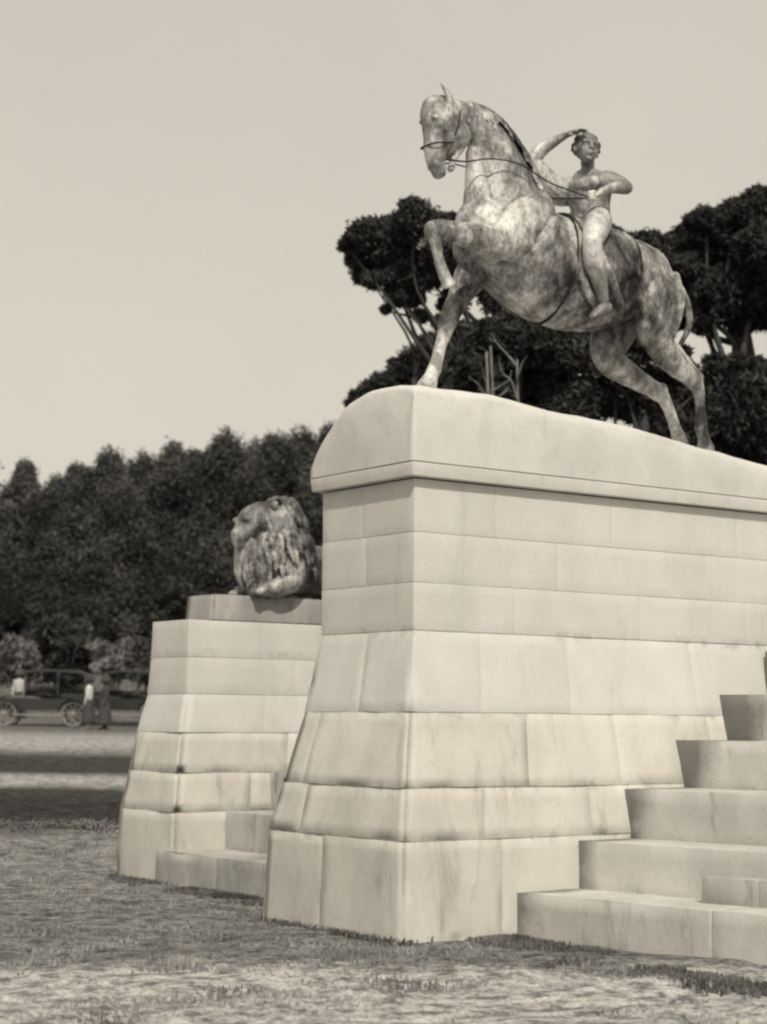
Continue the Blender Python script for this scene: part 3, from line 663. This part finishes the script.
# ------------------------------------------------------------------ the lion
def lion():
    root = thing('lion_statue', 'crouching maned lion statue lying on the lower pedestal', 'statue', (2.6, 5.87, 2.93))
    Y = 5.87; Z = 2.93
    bm = bmesh.new()
    tube(bm, [(2.55, Y, Z+.40, .36, .27), (2.95, Y, Z+.33, .30, .27), (3.4, Y, Z+.30, .27, .26), (3.9, Y, Z+.30, .28, .30), (4.25, Y, Z+.24, .24, .26), (4.4, Y, Z+.2, .15, .2)], n=20)
    for s in (-1, 1):
        ball(bm, (4.0, Y+s*.24, Z+.25), (.34, .14, .26))                                           # haunch
        tube(bm, [(3.85, Y+s*.32, Z+.1, .1, .08), (3.5, Y+s*.36, Z+.07, .08, .08), (3.35, Y+s*.36, Z+.06, .07, .09)], n=12)
        tube(bm, [(2.75, Y+s*.2, Z+.44, .2, .13), (2.68, Y+s*.23, Z+.2, .13, .11), (2.5, Y+s*.23, Z+.10, .11, .1), (2.38, Y+s*.22, Z+.08, .085, .085), (2.3, Y+s*.22, Z+.065, .07, .095)], n=14)
        for k in range(4):
            ball(bm, (2.24, Y+s*.22+(-.07+.047*k), Z+.045), (.055, .027, .04)); ball(bm, (2.19, Y+s*.22+(-.075+.05*k), Z+.03), (.025, .01, .014))
    tube(bm, [(2.5, Y, Z+.62, .25, .22), (2.42, Y, Z+.4, .24, .2), (2.4, Y, Z+.2, .2, .18), (2.42, Y, Z+.05, .16, .16)], n=16)
    # head with muzzle, looking out over the paws
    tube(bm, [(2.72, Y, Z+.60, .32, .25), (2.5, Y, Z+.78, .26, .23), (2.32, Y, Z+.80, .20, .19), (2.20, Y-.02, Z+.70, .13, .13), (2.13, Y-.03, Z+.63, .10, .11)], n=18)
    ball(bm, (2.14, Y-.03, Z+.55), (.08, .08, .05)); ball(bm, (2.07, Y-.03, Z+.67), (.045, .055, .035))
    for s in (-1, 1):
        ball(bm, (2.17, Y+s*.10, Z+.82), (.06, .05, .035)); ball(bm, (2.45, Y+s*.2, Z+.98), (.05, .05, .06))
    tube(bm, [(4.35, Y, Z+.3, .05, .05), (4.55, Y-.2, Z+.1, .04, .04), (4.3, Y-.42, Z+.05, .035, .035), (3.9, Y-.46, Z+.05, .035, .035), (3.75, Y-.46, Z+.06, .06, .05)], n=10)
    fuse('body', bm, M_lion, root, .018, 3, .008)
    bm = bmesh.new(); r = random.Random(11)
    for k in range(230):     # mane: heavy hanging locks round the face, over shoulders and chest
        a = r.uniform(-math.pi, math.pi); x = 2.36+r.uniform(0, .42)
        rad = .23+.12*min(1, (x-2.3)/.3)
        p = Vector((x, Y+math.sin(a)*rad*.85, Z+.74+math.cos(a)*rad))
        L = r.uniform(.16, .34); d = Vector((r.uniform(.05, .35), math.sin(a)*.35, -1 if abs(a) > .6 else -.35)).normalized()
        q = p+d*L*.5+Vector((0, math.sin(a)*.03, 0)); e = p+d*L
        tube(bm, [(*p, .03, .03), (*q, .035, .03), (*e, .010, .010)], 3, 7)
    for k in range(120):
        s = r.choice((-1, 1)); x = r.uniform(2.3, 2.9)
        p = Vector((x, Y+s*.24, Z+r.uniform(.42, .72))); L = r.uniform(.2, .34)
        tube(bm, [(*p, .03, .028), (p.x+.02, p.y+s*.06, p.z-L*.5, .035, .026), (p.x+.05, p.y+s*.04, p.z-L, .010, .010)], 3, 7)
    for k in range(90):
        a = r.uniform(-1.4, 1.4); zt = r.uniform(.35, .66); R1 = .25
        p = Vector((2.44-math.cos(a)*R1, Y+math.sin(a)*.24, Z+zt)); L = r.uniform(.2, .36)
        tube(bm, [(*p, .026, .026), (p.x-.03, p.y+math.sin(a)*.03, p.z-L*.5, .032, .028), (p.x+.02, p.y, max(Z+.03, p.z-L), .009, .009)], 3, 7)
    fuse('mane', bm, M_lion, root, .013, 1, .004, 16)
lion()

# ------------------------------------------------------------------ foliage
def leaves(clumps, per, size, rs, squash=1.0, shell=.45, elong=3.2):
    """leaf tufts spread through ellipsoid clumps (x,y,z,rx,ry,rz,(weight)) -> verts, faces"""
    V = []; n = 0
    for c in clumps:
        m = int(per*(c[6] if len(c) > 6 else 1))
        u = rs.normal(size=(m, 3)); u /= np.linalg.norm(u, axis=1)[:, None]
        rad = shell+(1-shell)*rs.random(m)**.7
        rad *= 1+.18*rs.normal(size=m).clip(-1, 1.6)
        # lumps: push some directions out
        k = rs.normal(size=(7, 3)); k /= np.linalg.norm(k, axis=1)[:, None]
        rad *= .86+.34*np.max(np.clip(u@k.T, 0, 1)**5, axis=1)
        p = u*rad[:, None]*np.array(c[3:6])+np.array(c[:3])
        a = rs.normal(size=(m, 3)); a[:, 2] += .5; a /= np.linalg.norm(a, axis=1)[:, None]
        b = np.cross(a, rs.normal(size=(m, 3))); b /= np.linalg.norm(b, axis=1)[:, None]
        s = size*(.55+.9*rs.random(m))[:, None]
        V.append(np.stack([p-a*s*.5-b*s*.1, p-b*s*.5/elong*1.1+a*s*.05, p+a*s*.6, p+b*s*.5/elong*1.1+a*s*.05], 1).reshape(-1, 3))
        n += m
    V = np.concatenate(V); return V, n
def leaf_mesh(name, V, n):
    me = bpy.data.meshes.new(name); me.vertices.add(4*n); me.vertices.foreach_set('co', V.ravel())
    me.loops.add(4*n); me.loops.foreach_set('vertex_index', np.arange(4*n, dtype=np.int32))
    me.polygons.add(n); me.polygons.foreach_set('loop_start', np.arange(0, 4*n, 4, dtype=np.int32)); me.polygons.foreach_set('loop_total', np.full(n, 4, dtype=np.int32))
    me.update(calc_edges=True); return me
def limb(bm, a, b, r0, r1, bend=.1, rs=random):
    a = Vector(a); b = Vector(b); L = (b-a).length
    m1 = a.lerp(b, .35)+Vector((rs.uniform(-1, 1), rs.uniform(-1, 1), rs.uniform(-.3, .6)))*L*bend
    m2 = a.lerp(b, .7)+Vector((rs.uniform(-1, 1), rs.uniform(-1, 1), rs.uniform(-.3, .6)))*L*bend
    tube(bm, [(*a, r0, r0), (*m1, r0*.8+r1*.2, r0*.8+r1*.2), (*m2, r0*.4+r1*.6, r0*.4+r1*.6), (*b, r1, r1)], 4, 8, (.3, 1, .1))

FWD = fh; RGT = rh; C0 = Vector((CAM.x, CAM.y, 0))
def place(dist, lat):      # a spot on the ground, metres ahead of and to the right of where the photographer stood
    p = C0+FWD*dist+RGT*lat; return Vector((p.x, p.y, ground_z(p.x, p.y)))
def lateral_clumps(base, items):
    """(right, up, away, r_h, r_v) relative to the tree's base -> world clumps"""
    o = []
    for it in items:
        r_, u_, a_, rh_, rv_ = it[:5]; p = base+RGT*r_+FWD*a_
        o.append((p.x, p.y, base.z+u_, rh_, rh_, rv_)+tuple(it[5:]))
    return o
def pine(name, label, base, items, trunk_top, lean, size, per, seed, mat, group=None, cat='tree', r0=.28):
    rs = np.random.default_rng(seed); rr = random.Random(seed)
    root = thing(name, label, cat, base, group)
    cl = lateral_clumps(base, items)
    V, n = leaves(cl, per, size, rs)
    link('crown', leaf_mesh('crown', V, n), mat, root)
    bm = bmesh.new(); tt = base+RGT*lean+zz*trunk_top
    b0 = base-zz*.4
    limb(bm, b0, tt, r0, r0*.6, .03, rr)
    for c in cl:
        if len(c) > 7 and c[7] and rr.random() < .6:
            f = rr.uniform(.55, 1.0); s = b0.lerp(tt, f)
            limb(bm, s, Vector(c[:3])-zz*c[5]*.3, r0*.24, r0*.06, .08, rr)
    from_bm('trunk', bm, M_bark, root, True)
    return root

# umbrella pine behind the horse (34 m off; 1 m is about 55 px there)
K = 34/1860.
def px_items(base_lat, dist, lst, zb, seed, dep=1.0):
    """crown layout noted as (px, py, radius px): turned once into metres beside the trunk, each lobe with its own depth"""
    rs = random.Random(seed); o = []
    for px, py, r in lst:
        k = dist/1860
        lat = (px-383.5)*k; z = 1.6+(723-py)*k
        aw = rs.uniform(-dep, dep)*r*k*1.6; w0 = max(.2, (r/25)**2)
        o.append((lat-base_lat, z-zb, aw, r*k*.95, r*k*.78, w0*.85, 1))
        for q in range(7):
            th = rs.uniform(0, 2*math.pi); el = rs.uniform(-.7, 1.2); rr_ = rs.uniform(.55, .95)*r*k; f_ = rs.uniform(.22, .5)
            o.append((lat-base_lat+math.cos(th)*math.cos(el)*rr_, z-zb+math.sin(el)*rr_*.8, aw+math.sin(th)*math.cos(el)*rr_, r*k*f_*1.25, r*k*f_*.75, w0*f_*.62, 0))
    return o
def tree_from(name, label, dist, bpx, lst, trunk_top_py, lean_px, seed, mat, size, per, dep=1.0, r0=.28, cat='tree'):
    k = dist/1860; bl = (bpx-383.5)*k; base = place(dist, bl)
    items = px_items(bl, dist, lst, base.z, seed, dep)
    return pine(name, label, base, items, 1.6+(723-trunk_top_py)*k-base.z, lean_px*k, size, per, seed, mat, None, cat, r0)
tree_from('pine_tree', 'spreading umbrella pine with ragged dark crown directly behind the horse', 34, 492,
    [(362, 232, 17), (352, 250, 10), (366, 258, 17), (388, 214, 16), (388, 243, 26), (412, 224, 24), (400, 270, 17), (424, 262, 26), (408, 290, 13), (384, 305, 4), (440, 214, 20), (452, 250, 26),
     (470, 215, 20), (480, 250, 28), (455, 288, 15), (500, 285, 26), (520, 245, 24), (505, 222, 14), (540, 285, 28), (560, 250, 26), (585, 262, 28), (616, 226, 16), (634, 228, 16), (650, 238, 17), (662, 250, 15), (626, 240, 18), (345, 240, 10), (372, 276, 11), (395, 290, 13), (640, 262, 22), (662, 276, 14), (628, 285, 24), (655, 300, 18), (610, 262, 22), (420, 310, 8)],
    325, -4, 21, M_leafA, .12, 4200, 1.3, .22)
tree_from('pine_tree', 'huge round-topped pine at the right edge behind the hindquarters', 36, 742,
    [(742, 203, 18), (765, 198, 20), (722, 208, 16), (684, 240, 14), (684, 280, 15), (684, 310, 14), (692, 228, 17), (708, 216, 18), (732, 206, 17), (760, 205, 22), (790, 215, 28), (688, 262, 17), (712, 250, 28), (742, 240, 32), (775, 255, 35), (696, 296, 20), (724, 290, 30), (757, 298, 30), (800, 300, 40), (704, 322, 12), (745, 322, 12), (850, 260, 55), (850, 320, 40)],
    330, 3, 5, M_leafB, .13, 5600, 1.0, .3)
tree_from('pine_tree', 'dark leaning pine thicket between the rear legs of the horse and the right edge', 34.6, 640,
    [(600, 395, 26), (620, 372, 22), (640, 395, 28), (660, 375, 24), (690, 375, 24), (690, 410, 32), (720, 385, 26), (745, 380, 25), (740, 415, 35), (775, 400, 35), (650, 345, 20), (680, 352, 12), (715, 362, 10), (735, 362, 16), (757, 372, 18), (757, 440, 30), (705, 440, 30), (780, 440, 35), (670, 425, 30), (610, 340, 28), (640, 320, 22), (595, 310, 25)],
    390, 0, 9, M_leafB, .16, 4200, 1.0, .2)
tree_from('pine_tree', 'dark low pine filling the space under the belly of the horse', 32.5, 520,
    [(478, 335, 15), (468, 352, 16), (490, 325, 16), (470, 395, 24), (520, 345, 24), (535, 325, 18), (500, 350, 22), (520, 375, 26), (545, 345, 28), (570, 350, 26), (548, 385, 30), (575, 395, 24), (515, 325, 22), (480, 375, 20), (462, 380, 22), (560, 415, 30), (500, 405, 25)],
    370, 0, 15, M_leafB, .16, 4200, 1.0, .16)
tree_from('sloping_bush', 'dark bushy slope rising behind the front of the rock cap by the planted foreleg', 46, 420,
    [(356, 398, 10), (370, 390, 12), (385, 383, 14), (400, 370, 15), (415, 358, 15), (430, 345, 15), (440, 365, 24), (455, 345, 22), (410, 392, 22), (385, 402, 18), (440, 400, 30), (470, 330, 17), (362, 408, 12), (440, 320, 9)],
    400, 0, 25, M_leafB, .17, 4200, .8, .12, 'bush')
# pale bare stems in front of the low pine
for (px_, d_, lean_, top_, lab) in ((497, 29.8, -10, 348, 'pale slender trunk leaning left seen below the horse chest'), (482, 30.2, 9, 342, 'pale slender trunk leaning right seen beside the planted foreleg'), (513, 30.0, 5, 356, 'pale thin stem under the horse belly')):
    k = d_/1860; b = place(d_, (px_-383.5)*k); rr = random.Random(int(px_))
    root = thing('bare_tree', lab, 'tree', b, 'pale bare stems below the horse')
    bm = bmesh.new(); t = b+RGT*(lean_*k)+zz*(1.6+(723-top_)*k-b.z)
    limb(bm, b-zz*.3, t, .045, .02, .04, rr)
    for q in range(3):
        s = b.lerp(t, rr.uniform(.7, 1)); limb(bm, s, s+RGT*rr.uniform(-.4, .4)+zz*rr.uniform(.3, .7)+FWD*rr.uniform(-.3, .3), .018, .005, .1, rr)
    from_bm('trunk', bm, plain('pale_bark', .17, .9, 0, 8), root, True)

# the tall wood at the left (88 to 100 m off)
WP = []
def wood_proto(seed, h, wdt):
    rs = np.random.default_rng(seed); rr = random.Random(seed); cl = []
    n = 26
    for i in range(n):
        u = (i+.5)/n; z = h*(.08+.86*u)
        wd = wdt*(1-.5*u**4)*(.8 if u < .15 else 1)
        a = i*2.4+rr.uniform(-.4, .4); q = wd*rr.uniform(.25, .6)*(1 if u < .9 else .3)
        cl.append((math.cos(a)*q, math.sin(a)*q, z, wd*rr.uniform(.42, .6), wd*rr.uniform(.42, .6), h*rr.uniform(.07, .12)))
    V, m = leaves(cl, 2600, .17, rs, elong=2.6)
    me = leaf_mesh('wood_crown', V, m); me.materials.append(M_leafC)
    bm = bmesh.new(); limb(bm, (0, 0, -.5), (rr.uniform(-.3, .3), 0, h*.85), .28, .06, .02, rr)
    for c in cl[::3]: limb(bm, (0, 0, c[2]-.6), c[:3], .08, .02, .05, rr)
    mt = bpy.data.meshes.new('wood_trunk'); bm.to_mesh(mt); bm.free(); mt.materials.append(M_bark); mt.shade_smooth()
    return me, mt
protos = [wood_proto(100+i, 10, w_) for i, w_ in enumerate((2.3, 2.7, 2.0, 2.5))]
# (px centre, py of the top, distance, proto)
wood = [(-22, 470, 92, 1, 'at the far left edge'), (22, 452, 104, 2, 'pale and far off at the left edge'), (52, 468, 90, 0, 'low-topped near the left edge'), (78, 452, 94, 3, 'broad, left of the middle of the wood'),
        (108, 443, 90, 1, 'third prominent crown from the left'), (140, 444, 96, 0, 'behind and left of the shaggy crest'), (170, 431, 91, 2, 'tall, with a shaggy top left of the lion'), (196, 437, 97, 3, 'between two taller crowns left of the lion'),
        (222, 423, 90, 1, 'tall crown straight above the left shoulder of the lion'), (252, 430, 96, 0, 'just left above the lion'), (276, 417, 91, 3, 'highest crown, above the head of the lion'),
        (304, 420, 95, 1, 'right above the lion mane'), (331, 411, 89, 2, 'slim, touching the horse pedestal in the view'), (352, 430, 94, 0, 'mostly behind the horse pedestal')]
for i, (px_, py_, d_, pi_, lab) in enumerate(wood):
    k = d_/1860; b = place(d_, (px_-383.5)*k); h = 1.6+(721-py_)*k-b.z
    root = thing('wood_tree', 'dark tree of the left wood, '+lab, 'tree', b, 'tall dark trees of the wood at the left')
    sc = h/10.6; me, mt = protos[pi_]
    for nm, mm in (('crown', me), ('trunk', mt)):
        o = bpy.data.objects.new(nm, mm); COL.objects.link(o); o.parent = root
    root.scale = (min(1.15, sc)*1.0, min(1.15, sc), sc); root.rotation_euler.z = i*1.7
# undergrowth of the wood, dark and continuous
def undergrowth():
    rs = np.random.default_rng(5); rr = random.Random(5); cl = []
    for i in range(46):
        d = rr.uniform(88, 99); l = -20+21*i/45+rr.uniform(-.5, .5); b = place(d, l)
        r = rr.uniform(1.3, 2.2); cl.append((b.x, b.y, b.z+r*.6+rr.uniform(0, 2.5), r, r, r*1.1))
    V, m = leaves(cl, 2200, .2, rs)
    tag(link('undergrowth', leaf_mesh('undergrowth', V, m), M_leafB), 'dark tangled undergrowth along the foot of the left wood', 'undergrowth', None, 'stuff')
undergrowth()
def distant_wood():
    rs = np.random.default_rng(15); rr = random.Random(15); cl = []
    for l0, l1, m in ((-60, -20, 30), (2, 70, 46)):
        for i in range(m):
            l = l0+(l1-l0)*(i+.5)/m+rr.uniform(-.6, .6); b = place(rr.uniform(92, 106), l); h = rr.uniform(8, 10.5)
            for q in range(9):
                u = (q+.5)/9; wd = 2.4*(1-.5*u**4); a = q*2.4
                cl.append((b.x+math.cos(a)*wd*.4, b.y+math.sin(a)*wd*.4, b.z+h*(.08+.84*u), wd*.7, wd*.7, h*.12))
    V, m = leaves(cl, 330, .42, rs, elong=2.6)
    tag(link('distant_wood', leaf_mesh('distant_wood', V, m), M_leafC), 'far off wood running on behind the monument', 'wood', None, 'stuff')
distant_wood()
# shrubs
def shrub(lab, dist, lst, seed, mat=None, size=.22, per=900, group='shrubs on the bank'):
    bpx = sum(p[0] for p in lst)/len(lst)
    lst = lst+[(p[0]+3, p[1]+r_, p[2]*1.05) for p in lst for r_ in (p[2]*.9, p[2]*1.8) if p[1]+r_ < 682 or dist < 70]
    return tree_from('shrub', lab, dist, bpx, lst, lst[0][1], 0, seed, mat or M_leafD, size, per, .6, .05, 'shrub')
shrub('round dark shrub standing on the bank left of the lion pedestal', 76, [(60, 630, 16), (75, 636, 14), (50, 640, 14), (66, 645, 18)], 31, M_leafC, .26, 1400)
shrub('wide grey shrub low at the left edge of the bank', 74, [(18, 650, 13), (30, 655, 12), (8, 655, 14)], 32, M_leafD, .22, 900)
shrub('straggly pale shrub behind the standing person', 75, [(102, 652, 11), (116, 655, 12), (128, 650, 12), (138, 656, 11)], 33, M_leafD, .22, 800)
shrub('low shrub touching the lion pedestal at its left edge', 73, [(146, 652, 14), (160, 650, 16), (138, 664, 10)], 34, M_leafC, .22, 900)
shrub('pale scrubby shrub behind the left motor car', 77, [(40, 662, 10), (56, 664, 11), (72, 662, 11), (84, 658, 10)], 36, M_leafD, .2, 1000)
shrub('dark bush rising just left of the lion plinth', 60, [(165, 606, 13), (176, 598, 12), (186, 604, 13), (160, 620, 13), (180, 622, 16), (195, 600, 10)], 35, M_leafB, .22, 1300)

# grass tufts: dry grass about the foot of the stonework and scattered over the foreground
def grass():
    rs = np.random.default_rng(9); P = []
    c0 = np.array([C0.x, C0.y]); f2 = np.array(fh[:2]); r2 = np.array(rh[:2])
    def ok(x, y):
        if 0.0 < x < 5.7 and 0 < y < 1.93: return False
        if 1.09 < x < 6.6 and 5.31 < y < 6.53: return False
        if x > 0.74 and (-7.5 < y < -1.15): return False
        if x > 1.05 and (-1.2 < y < 5.7): return False
        return True
    n = 0
    while n < 15000:
        s = rs.uniform(8.5, 27); l = rs.uniform(-.24, .24)*s
        p = c0+f2*s+r2*l
        dens = .5+1.5*noise.noise(Vector((p[0]*.9, p[1]*.9, 2)))+.7*noise.noise(Vector((p[0]*2.5, p[1]*2.5, 7)))
        if s < 12.3: dens -= .55
        if ok(*p) and rs.random() < dens: P.append((*p, rs.uniform(.3, 1.0)*.016, 4)); n += 1
    def edge(a, b, m, hgt):
        a = np.array(a); b = np.array(b); nr = np.array([-(b-a)[1], (b-a)[0]]); nr = nr/np.linalg.norm(nr)
        for _ in range(m):
            p = a+(b-a)*rs.random()+nr*abs(rs.normal())*.10
            if rs.random() < .45+.9*noise.noise(Vector((p[0]*2, p[1]*2, 0))): P.append((*p, rs.uniform(.4, 1.2)*hgt, 8))
    WEED = len(P); edge((0, 1.93), (0, 0), 1500, -1)
    P[:] = [q if q[2] > 0 else (q[0], q[1], abs(q[2])*.04, q[3]) for q in P]
    for a, b, m in (((1.0, -.0), (0, 0), 1200), ((.75, -7), (.75, -1.2), 5000), ((1.05, -1.2), (1.05, 0), 600), ((1.09, 6.5), (1.09, 5.31), 500), ((1.05, 5.3), (1.05, 1.95), 2300)):
        a_, b_ = np.array(a), np.array(b); d = (b_-a_)/np.linalg.norm(b_-a_); nr = np.array([-d[1], d[0]])
        if a[0] == b[0]: nr = np.array([-1., 0])
        else: nr = np.array([0, -1.])
        for _ in range(m):
            p = a_+(b_-a_)*rs.random()+nr*abs(rs.normal())*.22
            if rs.random() > .32+1.3*noise.noise(Vector((p[0]*1.5, p[1]*1.5, 4))): continue
            P.append((*p, rs.uniform(.2, 1.0)*.030, 8))
    def build(name, PP, mat, label):
        V = []; m = 0
        for x, y, h, nb in PP:
            z = ground_z(x, y)-.02
            for _ in range(nb):
                a = rs.uniform(0, 6.28); hh = h*rs.uniform(.6, 1.3); w_ = .003+.004*rs.random()+h*.03
                bx_, by_ = x+rs.normal()*h*.5, y+rs.normal()*h*.5; dx, dy = math.cos(a), math.sin(a); ln = rs.uniform(.1, .8)*hh
                V += [(bx_-dy*w_, by_+dx*w_, z), (bx_+dy*w_, by_-dx*w_, z), (bx_+dx*ln*.5+dy*w_*.6, by_+dy*ln*.5-dx*w_*.6, z+.02+hh*.7), (bx_+dx*ln, by_+dy*ln, z+.02+hh)]
                m += 1
        tag(link(name, leaf_mesh(name, np.array(V), m), mat), label, name, None, 'stuff')
    build('grass', P[:WEED], M_grass, 'short dry grass scattered over the foreground')
    build('weeds', P[WEED:], M_weed, 'dark low weeds along the foot of the stonework')
grass()

# small dark stones on the path
def stone(x, y, r, lab, v, seed):
    bm = bmesh.new(); ball(bm, (0, 0, 0), (r, r*.8, r*.6)); o = Vector((seed*3.1, 1, 2))
    for q in bm.verts: q.co += q.co.normalized()*noise.fractal(q.co*(1.5/r)+o, 1, 2, 4)*r*.28
    ob = from_bm('field_stone', bm, plain('stone_%s' % ('dark' if v < .2 else 'pale'), v, .95, 0, 20), None, True)
    ob.location = (x, y, ground_z(x, y)+r*.2); tag(ob, lab, 'stone')
pp = place(9.65, (316-383.5)*9.65/1860); stone(pp.x, pp.y, .075, 'small dark stone on the path in the foreground', .06, 1)
pp = place(9.6, (332-383.5)*9.6/1860); stone(pp.x, pp.y, .03, 'tiny pale stone beside the dark stone on the path', .5, 2)

# ------------------------------------------------------------------ motor cars and people on the far track
M_black = plain('black_paint', .03, .35); M_canvas = plain('canvas_hood', .05, .9, 0, 5); M_tyre = plain('tyre_rubber', .22, .9); M_rim = plain('wheel_paint', .3, .6)
M_glass = plain('windscreen_glass', .15, .1); M_brass = plain('lamp_brass', .5, .3, .8)
def touring_car(label, dist, px0, face):
    k = dist/1860; b = place(dist, (px0-383.5)*k)
    root = thing('touring_car', label, 'car', (0, 0, 0), 'old open motor cars on the far track')
    def add(name, bm, m, par=None, smooth=False): return from_bm(name, bm, m, par or root, smooth)
    bm = bmesh.new()   # tub and bonnet in profile, extruded with tumblehome
    prof = [(-1.55, .55), (-1.6, .95), (-1.5, 1.18), (-.75, 1.2), (-.7, 1.08), (-.1, 1.08), (-.05, 1.22), (.55, 1.25), (.62, 1.12), (1.45, 1.02), (1.5, .55)]
    rows = []
    for yy, s in ((-.62, .97), (-.66, 1), (.66, 1), (.62, .97)): rows.append([bm.verts.new((x, yy*(.72 if x > .6 else 1), .55+(z-.55)*s)) for x, z in prof])
    for a, c in zip(rows, rows[1:]):
        for i in range(len(prof)): j = (i+1) % len(prof); bm.faces.new((a[i], a[j], c[j], c[i]))
    bm.faces.new(rows[0][::-1]); bm.faces.new(rows[-1]); bmesh.ops.recalc_face_normals(bm, faces=bm.faces[:])
    add('body', bm, M_black)
    bm = bmesh.new()
    R_ = [(-1.62, 1.1), (-1.6, 1.85), (-1.35, 1.98), (0, 2.02), (.62, 1.95), (.64, 1.88), (0, 1.95), (-1.3, 1.9), (-1.5, 1.8), (-1.52, 1.1)]
    rows = [[bm.verts.new((x, yy, z-abs(yy)*.05)) for x, z in R_] for yy in (-.68, -.3, .3, .68)]
    for a, c in zip(rows, rows[1:]):
        for i in range(len(R_)): j = (i+1) % len(R_); bm.faces.new((a[i], a[j], c[j], c[i]))
    bm.faces.new(rows[0][::-1]); bm.faces.new(rows[-1]); bmesh.ops.recalc_face_normals(bm, faces=bm.faces[:])
    for x in (-.6, .55):
        for yy in (-.66, .66): bx(bm, x-.02, x+.02, yy-.02, yy+.02, 1.12, 1.95)
    add('hood', bm, M_canvas)
    bm = bmesh.new(); bx(bm, .58, .61, -.55, .55, 1.22, 1.7); add('windscreen', bm, M_glass)
    for x in (-1.15, 1.25):
        for yy in (-.72, .72):
            bm = bmesh.new(); pts = [(x+.40*math.cos(a), yy, .43+.40*math.sin(a), .045, .05) for a in np.linspace(0, 2*math.pi, 21)]
            tube(bm, pts, 2, 8); wh = add('wheel', bm, M_tyre, None, True)
            bm = bmesh.new(); ball(bm, (x, yy, .43), (.07, .08, .07))
            for q in range(10):
                a = q*math.pi/5; tube(bm, [(x, yy, .43, .015, .015), (x+.37*math.cos(a), yy, .43+.37*math.sin(a), .013, .013)], 2, 6)
            o = from_bm('spokes', bm, M_rim, None, True); o.parent = wh
        for yy in (-.74, .74):
            bm = bmesh.new(); tube(bm, [(x+.5*math.cos(a), yy, .45+.5*math.sin(a), .018, .14) for a in np.linspace(.15, 2.9, 9)], 3, 8); add('mudguard', bm, M_black, None, True)
    bm = bmesh.new(); bx(bm, -.75, .85, -.86, -.6, .38, .42); add('running_board', bm, M_rim)
    bm = bmesh.new(); bx(bm, -.75, .85, .6, .86, .38, .42); add('running_board', bm, M_rim)
    for yy in (-.42, .42):
        bm = bmesh.new(); tube(bm, [(1.52, yy, .95, .06, .06), (1.66, yy, .95, .12, .12)], 3, 12); add('headlight', bm, M_brass, None, True)
    root.location = b; root.rotation_euler.z = math.atan2(rh.y, rh.x)+face
    return root
touring_car('dark open motor car with raised hood, nearest the left edge of the photo', 66, 46, math.pi+.06)
touring_car('dark open motor car with raised hood, half hidden by the lion pedestal', 68, 128, math.pi-.1)

def person(label, dist, px0, rot, top, skirt, arms=0, hat=True, seed=0):
    b = place(dist, (px0-383.5)*dist/1860)
    root = thing('person', label, 'person', (0, 0, 0), 'people by the motor cars')
    bm = bmesh.new()
    tube(bm, [(0, 0, .82, .13, .18), (0, 0, 1.0, .115, .15), (0, 0, 1.2, .13, .18), (0, 0, 1.38, .12, .20), (0, 0, 1.46, .06, .08)], n=14)
    tube(bm, [(0, 0, 1.44, .05), (0, 0, 1.54, .05)], n=10); ball(bm, (0, 0, 1.62), (.095, .08, .12)); ball(bm, (.09, 0, 1.61), (.02, .015, .02))
    for s in (-1, 1):
        tube(bm, [(0, s*.17, 1.40, .055), (0, s*.22, 1.15, .045), (.06+arms*.1, s*.22, .95, .036), (.10+arms*.12, s*.2, .84, .03)], n=10)
        for q in range(4): tube(bm, [(.10+arms*.12, s*.2-.02+.014*q, .83, .010), (.12+arms*.12, s*.2-.02+.014*q, .74, .008)], 2, 6)
        tube(bm, [(.10+arms*.12, s*.18, .83, .010), (.13+arms*.12, s*.165, .78, .009)], 2, 6)
        tube(bm, [(0, s*.09, .86, .10), (.01, s*.10, .5, .07), (-.01, s*.11, .1, .045)], n=10)
        tube(bm, [(-.04, s*.11, .05, .045), (.06, s*.12, .045, .045), (.16, s*.13, .035, .03)], n=8)
    fuse('body', bm, top, root, .016, 2, 0)
    bm = bmesh.new(); tube(bm, [(0, 0, 1.0, .125, .16), (0, 0, .8, .17, .21), (0, 0, .5, .22, .26), (0, 0, .18, .27, .31)], n=18, caps=False); from_bm('skirt' if skirt else 'coat', bm, M_canvas, root, True)
    if hat:
        bm = bmesh.new(); tube(bm, [(0, 0, 1.69, .18, .18), (0, 0, 1.705, .17, .17)], 2, 16); tube(bm, [(0, 0, 1.70, .10, .10), (0, 0, 1.79, .085, .085)], 2, 14); from_bm('hat', bm, M_canvas, root, True)
    root.location = b; root.rotation_euler.z = rot
M_white = plain('white_cloth', .62, .9); M_dark = plain('dark_cloth', .05, .9)
person('person in a pale blouse and long dark skirt standing between the two motor cars', 64, 92, 2.4, M_white, True)
person('person in dark clothes and hat standing just right of the pale-bloused figure', 63, 108, 3.0, M_dark, False)
person('person in a pale top standing behind the left motor car near the photo edge', 71, 22, 4.0, plain('grey_cloth', .45, .9), True)
